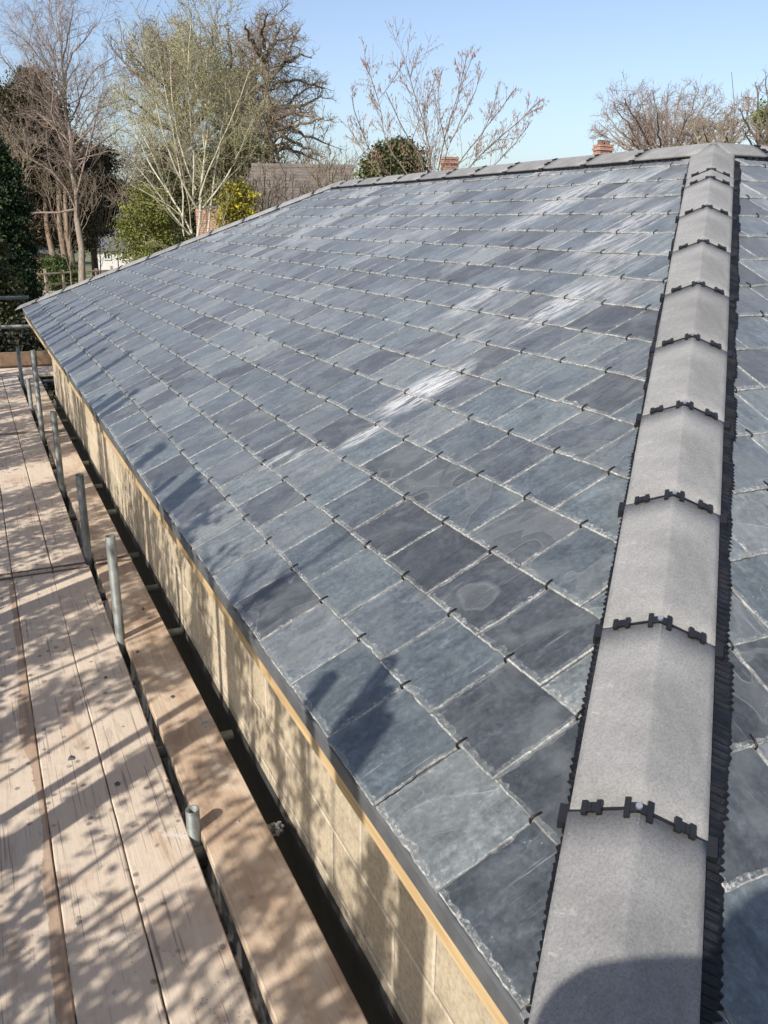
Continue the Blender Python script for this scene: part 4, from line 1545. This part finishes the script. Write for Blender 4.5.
evergreen('laurel_bush', 'low green bush behind the rail fence', 62, 256, 290, 47, 20, rnd, (.055, .085, .022), 71, 150, .07, 'bush', per=40)
evergreen('ivy_bush', 'ivy-covered thicket behind the brick wall below the oaks', 240, 140, 240, 40, 40, rnd, (.085, .080, .035), 72, 300, .07, 'bush', per=90)
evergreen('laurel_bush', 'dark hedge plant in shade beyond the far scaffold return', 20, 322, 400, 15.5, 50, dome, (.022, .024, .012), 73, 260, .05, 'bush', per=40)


# ------------------------------------------------------------------ neighbouring buildings, fence, bin, mast
def gable_house(name, label, p0, p1, depth, zr, ze, wallm, roofm, windows=(), chim=()):
    """p0, p1: the ends of the front eave (x, y); the ridge is parallel to it"""
    t = thing(name, (p0[0], p0[1], GROUND), label, 'house')
    p0, p1 = np.array(p0), np.array(p1)
    e = p1 - p0
    ln = np.linalg.norm(e)
    e /= ln
    nb = np.array([-e[1], e[0]])
    if nb @ (p0 - CAM[:2]) < 0:
        nb = -nb
    q = lambda a_, b_, z: (*(p0 + e * a_ + nb * b_), z)
    mb = MB()
    mb.add([q(0, 0, GROUND), q(ln, 0, GROUND), q(ln, 0, ze), q(0, 0, ze), q(0, depth, GROUND), q(ln, depth, GROUND), q(ln, depth, ze), q(0, depth, ze), q(0, depth / 2, zr - .1), q(ln, depth / 2, zr - .1)],
           [(0, 1, 2, 3), (5, 4, 7, 6), (4, 0, 3, 8, 7), (1, 5, 6, 9, 2)])
    mb.build('wall', wallm, t)
    mb = MB()
    o = .3
    sl = (zr - ze) / (depth / 2)
    z2 = ze - o * sl
    for b0, b1 in ((-o, depth / 2), (depth + o, depth / 2)):
        vs = [q(-o, b0, z2), q(ln + o, b0, z2), q(ln + o, b1, zr), q(-o, b1, zr)]
        vs += [(x, y, z + .12) for x, y, z in vs]
        mb.add(vs, [(0, 1, 2, 3), (4, 5, 6, 7), (0, 1, 5, 4), (1, 2, 6, 5), (3, 0, 4, 7)])
    roof = mb.build('roof', roofm, t)
    mb = MB()
    mb.tube([q(-o, depth / 2, zr + .1), q(ln + o, depth / 2, zr + .1)], .13, 8)
    mb.build('ridge_tiles', roofm, roof)
    for (a0, z0, w, h) in windows:
        mb = MB()
        mb.add([q(a0, -.03, z0), q(a0 + w, -.03, z0), q(a0 + w, -.03, z0 + h), q(a0, -.03, z0 + h)], [(0, 1, 2, 3)])
        wn = mb.build('window', M['glass'], t)
        mb = MB()
        ee = np.array([e[0], e[1], 0])
        nn = np.array([nb[0], nb[1], 0])
        for (ca, cz, ha, hz) in ((a0, z0 + h / 2, .05, h / 2), (a0 + w, z0 + h / 2, .05, h / 2), (a0 + w / 2, z0 + h / 2, .03, h / 2), (a0 + w / 2, z0 - .03, w / 2 + .06, .05), (a0 + w / 2, z0 + h, w / 2, .05)):
            mb.obox(np.array(q(ca, -.05, cz)), ee * ha, nn * .03, ez * hz)
        mb.build('window_frame', M['white'], wn)
    return t, q


def chimney(parent, c, w, z0, z1, npots=2, e=(1, 0)):
    mb = MB()
    e = np.array([e[0], e[1], 0.])
    n = np.array([-e[1], e[0], 0])
    c = np.array([c[0], c[1], 0.])
    mb.obox((c[0], c[1], (z0 + z1) / 2), e * w, n * w * .7, ez * (z1 - z0) / 2)
    ch = mb.build('chimney', M['chimney_brick'], parent)
    mb = MB()
    mb.obox((c[0], c[1], z1 - .10), e * (w + .05), n * (w * .7 + .05), ez * .05)
    mb.obox((c[0], c[1], z1 + .04), e * (w + .03), n * (w * .7 + .03), ez * .04)
    mb.build('cap', M['brick'], ch)
    for k in range(npots):
        mb = MB()
        p = c + e * w * (.5 if npots > 1 else 0) * (k * 2 - 1)
        mb.tube([(p[0], p[1], z1 + .07), (p[0], p[1], z1 + .14), (p[0], p[1], z1 + .22), (p[0], p[1], z1 + .25)], [.15, .13, .125, .15], 10)
        mb.build('pot', M['pot'], ch)
    return ch


# grey-roofed neighbour behind the far hip, brick wall under its eave
a_, b_ = at(250, 208, 31), at(345, 200, 31)
ze = at(222, 206, 31)[2]
zr = at(290, 170, 34)[2]
nb_house, q = gable_house('brick_house', 'brick neighbour with weathered grey roof just above the far hip tiles, screened by scrub', a_[:2], b_[:2], 7, zr, ze, M['brick'], M['far_roof'], [(1.0, ze - 1.4, .9, 1.0)])
a_, b_ = at(196, 212, 29), at(244, 208, 29)
mb = MB()
e_ = unit((b_ - a_) * np.array([1, 1, 0]))
n_ = np.array([-e_[1], e_[0], 0])
ln_ = np.linalg.norm((b_ - a_)[:2])
zt_ = at(220, 208, 29)[2]
bw = thing('brick_wall', (a_[0], a_[1], GROUND), 'red brick garden wall behind the base of the pale stems', 'wall')
mb.obox((a_ + e_ * ln_ / 2) * np.array([1, 1, 0]) + ez * (zt_ + GROUND) / 2, e_ * ln_ / 2, n_ * .11, ez * (zt_ - GROUND) / 2)
mb.build('brickwork', M['brick'], bw)
mb = MB()
mb.obox((a_ + e_ * ln_ / 2) * np.array([1, 1, 0]) + ez * (zt_ + .03), e_ * (ln_ / 2 + .03), n_ * .15, ez * .03)
mb.build('coping', M['concrete'], bw)
a_, b_ = at(420, 200, 30), at(520, 200, 30)
h2, q = gable_house('brick_house', 'brick house hidden behind the ridge, only its orange chimney showing beneath the hazel', a_[:2], b_[:2], 6, at(450, 186, 33)[2], at(450, 212, 30)[2], M['brick'], M['far_roof'])
c = at(449, 180, 33)
chimney(h2, (c[0], c[1]), .27, .5, at(449, 160, 33)[2], 0)
a_, b_ = at(560, 205, 33), at(660, 205, 33)
h3, q = gable_house('brick_house', 'brick house behind the ridge with squat orange chimney and clay pots near the apex', a_[:2], b_[:2], 6, at(600, 186, 36)[2], at(600, 215, 33)[2], M['brick'], M['far_roof'])
c = at(603, 150, 36)
chimney(h3, (c[0], c[1]), .33, .5, at(603, 147, 36)[2], 2)
# white house seen between the trunks
a_, b_ = at(96, 262, 66), at(136, 262, 66)
wl = np.linalg.norm((b_ - a_)[:2])
wh, q = gable_house('white_house', 'white rendered house with dark roof glimpsed between the conifers', a_[:2], b_[:2], 5, at(112, 226, 66)[2], at(112, 248, 66)[2], M['white'], M['dark_roof'],
                    [(wl * .22, at(0, 258, 66)[2] + .05, .5, .8), (wl * .66, at(0, 258, 66)[2] + .05, .5, .8)])
a_, b_ = at(20, 215, 72), at(50, 215, 72)
wh2, q = gable_house('white_house', 'white house wall glimpsed between the reddish conifer trunks', a_[:2], b_[:2], 5, at(40, 205, 72)[2], at(40, 226, 72)[2], M['white'], M['far_roof'], [(.6, 0, .6, .9)])
# shed
a_, b_ = at(33, 262, 48), at(56, 262, 48)
sh, q = gable_house('shed', 'small wooden shed with grey roof beside the rail fence', a_[:2], b_[:2], 2.2, at(46, 246, 48)[2], at(46, 252, 48)[2], M['shed_wood'], M['dark_roof'])
sh['category'] = 'shed'
# fence
fa, fb = at(28, 288, 44), at(128, 283, 50)
fn = thing('rail_fence', (fa[0], fa[1], GROUND), 'weathered post and rail fence beyond the far corner of the roof', 'fence')
for k in range(7):
    p = fa + (fb - fa) * k / 6
    mb = MB()
    hgt = 1.15 + (.1 if k % 2 else 0)
    mb.box((p[0] - .07, p[1] - .06, GROUND - .1), (p[0] + .07, p[1] + .06, GROUND + hgt))
    mb.build('post', M['fence_wood'], fn)
fd_ = unit((fb - fa) * np.array([1, 1, 0]))
for z in (.45, 1.0):
    mb = MB()
    mb.tube([np.array([fa[0], fa[1] - .09, GROUND + z]), np.array([(fa[0] + fb[0]) / 2, (fa[1] + fb[1]) / 2 - .09, GROUND + z + .03]), np.array([fb[0], fb[1] - .09, GROUND + z])], .055, 6)
    mb.build('rail', M['fence_wood'], fn)
# blue bin
c = at(31, 290, 40)
bn = thing('wheelie_bin', (c[0], c[1], GROUND), 'dark blue wheeled bin standing by the cypress', 'bin')
mb = MB()
vs = [(c[0] + sx * w, c[1] + sy * w, GROUND + z) for z, w in ((.06, .22), (.98, .29)) for sx, sy in ((-1, -1), (1, -1), (1, 1), (-1, 1))]
mb.add(vs, [(0, 3, 2, 1), (4, 5, 6, 7), (0, 1, 5, 4), (1, 2, 6, 5), (2, 3, 7, 6), (3, 0, 4, 7)])
mb.build('body', M['bin'], bn)
mb = MB()
mb.box((c[0] - .31, c[1] - .33, GROUND + .985), (c[0] + .31, c[1] + .31, GROUND + 1.05))
mb.build('lid', M['bin'], bn)
for sx in (-1, 1):
    mb = MB()
    mb.tube([(c[0] + sx * .20, c[1] + .30, GROUND + .1), (c[0] + sx * .26, c[1] + .30, GROUND + .1)], .1, 12)
    mb.build('wheel', M['black'], bn)
# thin aerial mast at the right
a_ = at(735, 112, 40)
ms = thing('aerial_mast', (a_[0], a_[1], GROUND), 'thin leaning aerial pole rising above the right-hand trees', 'aerial')
mb = MB()
tp = at(731.5, 72, 40)
mb.tube([(a_[0] + (a_[0] - tp[0]) * 2, a_[1], GROUND), tuple(a_), tuple(tp)], [.03, .02, .012], 6)
mb.build('pole', M['coupler'], ms)

# ------------------------------------------------------------------ row of upright shoots along the left of the scaffold (outside the picture, they dapple the boards)
GU = 'upright leafy trees along the scaffold'
# leafy tips above the hedge line, given by where their shade falls on the slates
TUFTS = []
for y_, l_ in ((3.2, .16), (4.3, .25), (5.3, .4), (5.9, .3), (6.3, .45), (6.9, .6), (7.4, .35), (7.8, .5), (8.3, .6), (8.8, .4), (9.2, .5), (9.7, .3), (10.2, .35)):
    TUFTS.append(((.0, y_, 0), (l_, y_ + l_ * .56, 0), .022, 1.0))
for k in range(8):
    yc = -3.0 + k * 1.9
    rg = np.random.default_rng(300 + k)
    ls = []
    xc = -2.5
    for j in range(14):
        x0, y0 = xc + rg.normal() * .25, yc + rg.normal() * .25
        x1, y1 = xc + rg.uniform(-.42, .42), yc + rg.uniform(-1.0, 1.0)
        top = 1.95 + rg.normal() * .12 - (.2 if yc < -.5 else 0) + (.2 if j % 9 == 0 and yc > 2 else 0)
        ls.append(([(x0, y0, GROUND), ((x0 + 2 * x1) / 3, (y0 + 2 * y1) / 3, -.6), (x1, y1, top - 1.2), (x1 + rg.normal() * .1, y1 + rg.normal() * .12, top)], rg.uniform(.014, .026), .007))
    t, tips, rg = build_tree('hedgerow_tree', (xc, yc, GROUND), 'upright many-stemmed hedgerow tree beside the scaffold', 'tree', ls, B_GREY, T_BROWN, 300 + k,
                             [dict(bylen=2.0, ratio=.11, ang=(12, 30), up=.6, rr=.5, K=5, rmin=.008), dict(bylen=2.5, ratio=.5, ang=(20, 50), up=.3, rr=.6, K=3, rmin=.005, lmin=.15)], GU)
    P = tips[0].reshape(-1, 3)
    P = P[(P[:, 2] > -.6)]
    P = P[rg.random(len(P)) < .72]
    pos = np.repeat(P, 20, 0) + rg.normal(size=(len(P) * 20, 3)) * np.array([.06, .06, .085])
    pos = pos[pos[:, 2] < 1.98 - (.15 if yc < -.5 else 0)]
    tf = [tp for tp in TUFTS if abs(tp[0][1] - 1.55 - yc) < .951]
    for (p0, p1, wd2, dn) in tf:
        n_ = int(dn * np.linalg.norm(np.array(p1) - p0) * 900)
        q_ = np.array(p0) + (np.array(p1) - p0) * rg.random((n_, 1)) + rg.normal(size=(n_, 3)) * np.array([.0, wd2, 0])
        q_[:, 2] = q_[:, 0] * TA
        q_ = q_ + np.array([-.85, -.5268, .7813]) * (2.9 + rg.normal(size=(n_, 1)) * .08)
        pos = np.concatenate([pos, q_])
    v, f = quads(rg, pos, rg.uniform(.018, .034, len(pos)), 1.2)
    np_mesh('foliage', v, f, mat_leaf('hedgerow leaves', (.06, .09, .02)), t, rg.random(len(f)))

# ------------------------------------------------------------------ the photographer, standing on the boards behind the camera
def person():
    step = BT + .44
    base = np.array([-.87, -.74, step])
    fx = np.array([math.sin(YAW), math.cos(YAW), 0])       # facing
    rx = np.array([math.cos(YAW), -math.sin(YAW), 0])
    J = lambda r_, f_, z: tuple(rx * r_ + fx * f_ + ez * z)
    hand = CAM - base
    hf, hr, hz = hand @ fx, hand @ rx, hand[2]
    pts = {'pelvis': (J(0, 0, .95), .14), 'waist': (J(0, .0, 1.10), .135), 'chest': (J(0, .0, 1.32), .17), 'neck': (J(0, .02, 1.50), .066), 'jaw': (J(0, .05, 1.60), .080), 'head': (J(0, .04, 1.70), .104), 'crown': (J(0, .03, 1.78), .07)}
    ed = [('pelvis', 'waist'), ('waist', 'chest'), ('chest', 'neck'), ('neck', 'jaw'), ('jaw', 'head'), ('head', 'crown')]
    for s, n in ((-1, 'l'), (1, 'r')):
        pts['sh' + n] = (J(s * .20, .03, 1.45), .085)
        pts['el' + n] = (J(s * (.23 if s < 0 else .26) + hr * .3, hf * .62, 1.50 if s < 0 else 1.46), .085)
        pts['wr' + n] = (J(hr + s * .085, hf - .06, hz - .10), .040)
        pts['hd' + n] = (J(hr + s * .072, hf - .03, hz - .03), .044)
        ed += [('chest', 'sh' + n), ('sh' + n, 'el' + n), ('el' + n, 'wr' + n), ('wr' + n, 'hd' + n)]
        pts['hip' + n] = (J(s * .10, 0, .86), .105)
        pts['kn' + n] = (J(s * .11, .03, .50), .066)
        pts['an' + n] = (J(s * .12, -.01, .09), .045)
        pts['to' + n] = (J(s * .13, .15, .04), .040)
        ed += [('pelvis', 'hip' + n), ('hip' + n, 'kn' + n), ('kn' + n, 'an' + n), ('an' + n, 'to' + n)]
    keys = list(pts)
    me = bpy.data.meshes.new('body')
    me.from_pydata([pts[k][0] for k in keys], [(keys.index(a_), keys.index(b_)) for a_, b_ in ed], [])
    me.materials.append(M['jacket'])
    t = thing('person', tuple(base), 'person in dark work clothes on a wooden hop-up step holding up a phone', 'person')
    o = link('body', me, t)
    o.modifiers.new('skin', 'SKIN').use_smooth_shade = True
    for i, k in enumerate(keys):
        me.skin_vertices[0].data[i].radius = (pts[k][1], pts[k][1])
        me.skin_vertices[0].data[i].use_root = k == 'pelvis'
    s = o.modifiers.new('sub', 'SUBSURF')
    s.levels = 1
    s.render_levels = 2
    # fingers and thumbs closing on the phone's edges
    for s_ in (-1, 1):
        mb = MB()
        for k in range(4):
            z = hz - .045 + k * .019
            a_ = base + np.array(J(hr + s_ * .062, hf - .030, z))
            mb.tube([a_, a_ + rx * s_ * -.004 + fx * .022, a_ - rx * s_ * .020 + fx * .024], [.009, .0085, .006], 7)
        a_ = base + np.array(J(hr + s_ * .06, hf - .05, hz - .05))
        mb.tube([a_, a_ - rx * s_ * .02 + ez * .02 - fx * .005, a_ - rx * s_ * .038 + ez * .035], [.011, .010, .007], 7)
        mb.build('fingers', M['skin'], t, True)
    mb = MB()
    hc = base + np.array(J(0, .02, 1.745))
    for k in range(9):
        f = k / 8
    ring = [(0.105 * math.sin(a_), .105 * math.cos(a_)) for a_ in np.linspace(.05, 1.75, 8)]
    mb.tube([hc + ez * (b_ * 1.15) - fx * .012 for r_, b_ in ring][::-1], [r_ + .003 for r_, b_ in ring][::-1], 14)
    mb.build('hair', M['hair'], t, True)
    mb = MB()
    fc = base + np.array(J(0, .13, 1.68))
    mb.tube([fc + ez * .015, fc - ez * .02 + fx * .018, fc - ez * .03 + fx * .01], [.008, .013, .008], 8)
    for s_ in (-1, 1):
        mb.tube([fc + rx * s_ * .034 + ez * .022 - fx * .004, fc + rx * s_ * .034 + ez * .022 + fx * .006], .011, 8)
    mb.obox(fc - ez * .06 + fx * .0, rx * .024, fx * .012, ez * .006)
    mb.build('face', M['skin'], t, True)
    return t


person()
hop = thing('hop_up_step', (-.87, -.74, BT), 'small wooden hop-up step standing on the scaffold boards under the photographer', 'step')
mb = MB()
mb.box((-1.13, -1.00, BT + .402), (-.60, -.48, BT + .44))
mb.build('tread', M['timber'], hop)
for x in (-1.09, -.68):
    mb = MB()
    mb.box((x, -.98, BT + .002), (x + .038, -.50, BT + .401))
    mb.build('leg', M['timber'], hop)
ph = MB()
pc = CAM - _fw * .012
ph.obox(pc - CU * .055 - CR * .0, CR * .036, CU * .074, _fw * .004)
tag(ph.build('phone', M['black'], None, loc=tuple(pc)), 'black phone held up in both hands above the scaffold', 'phone')
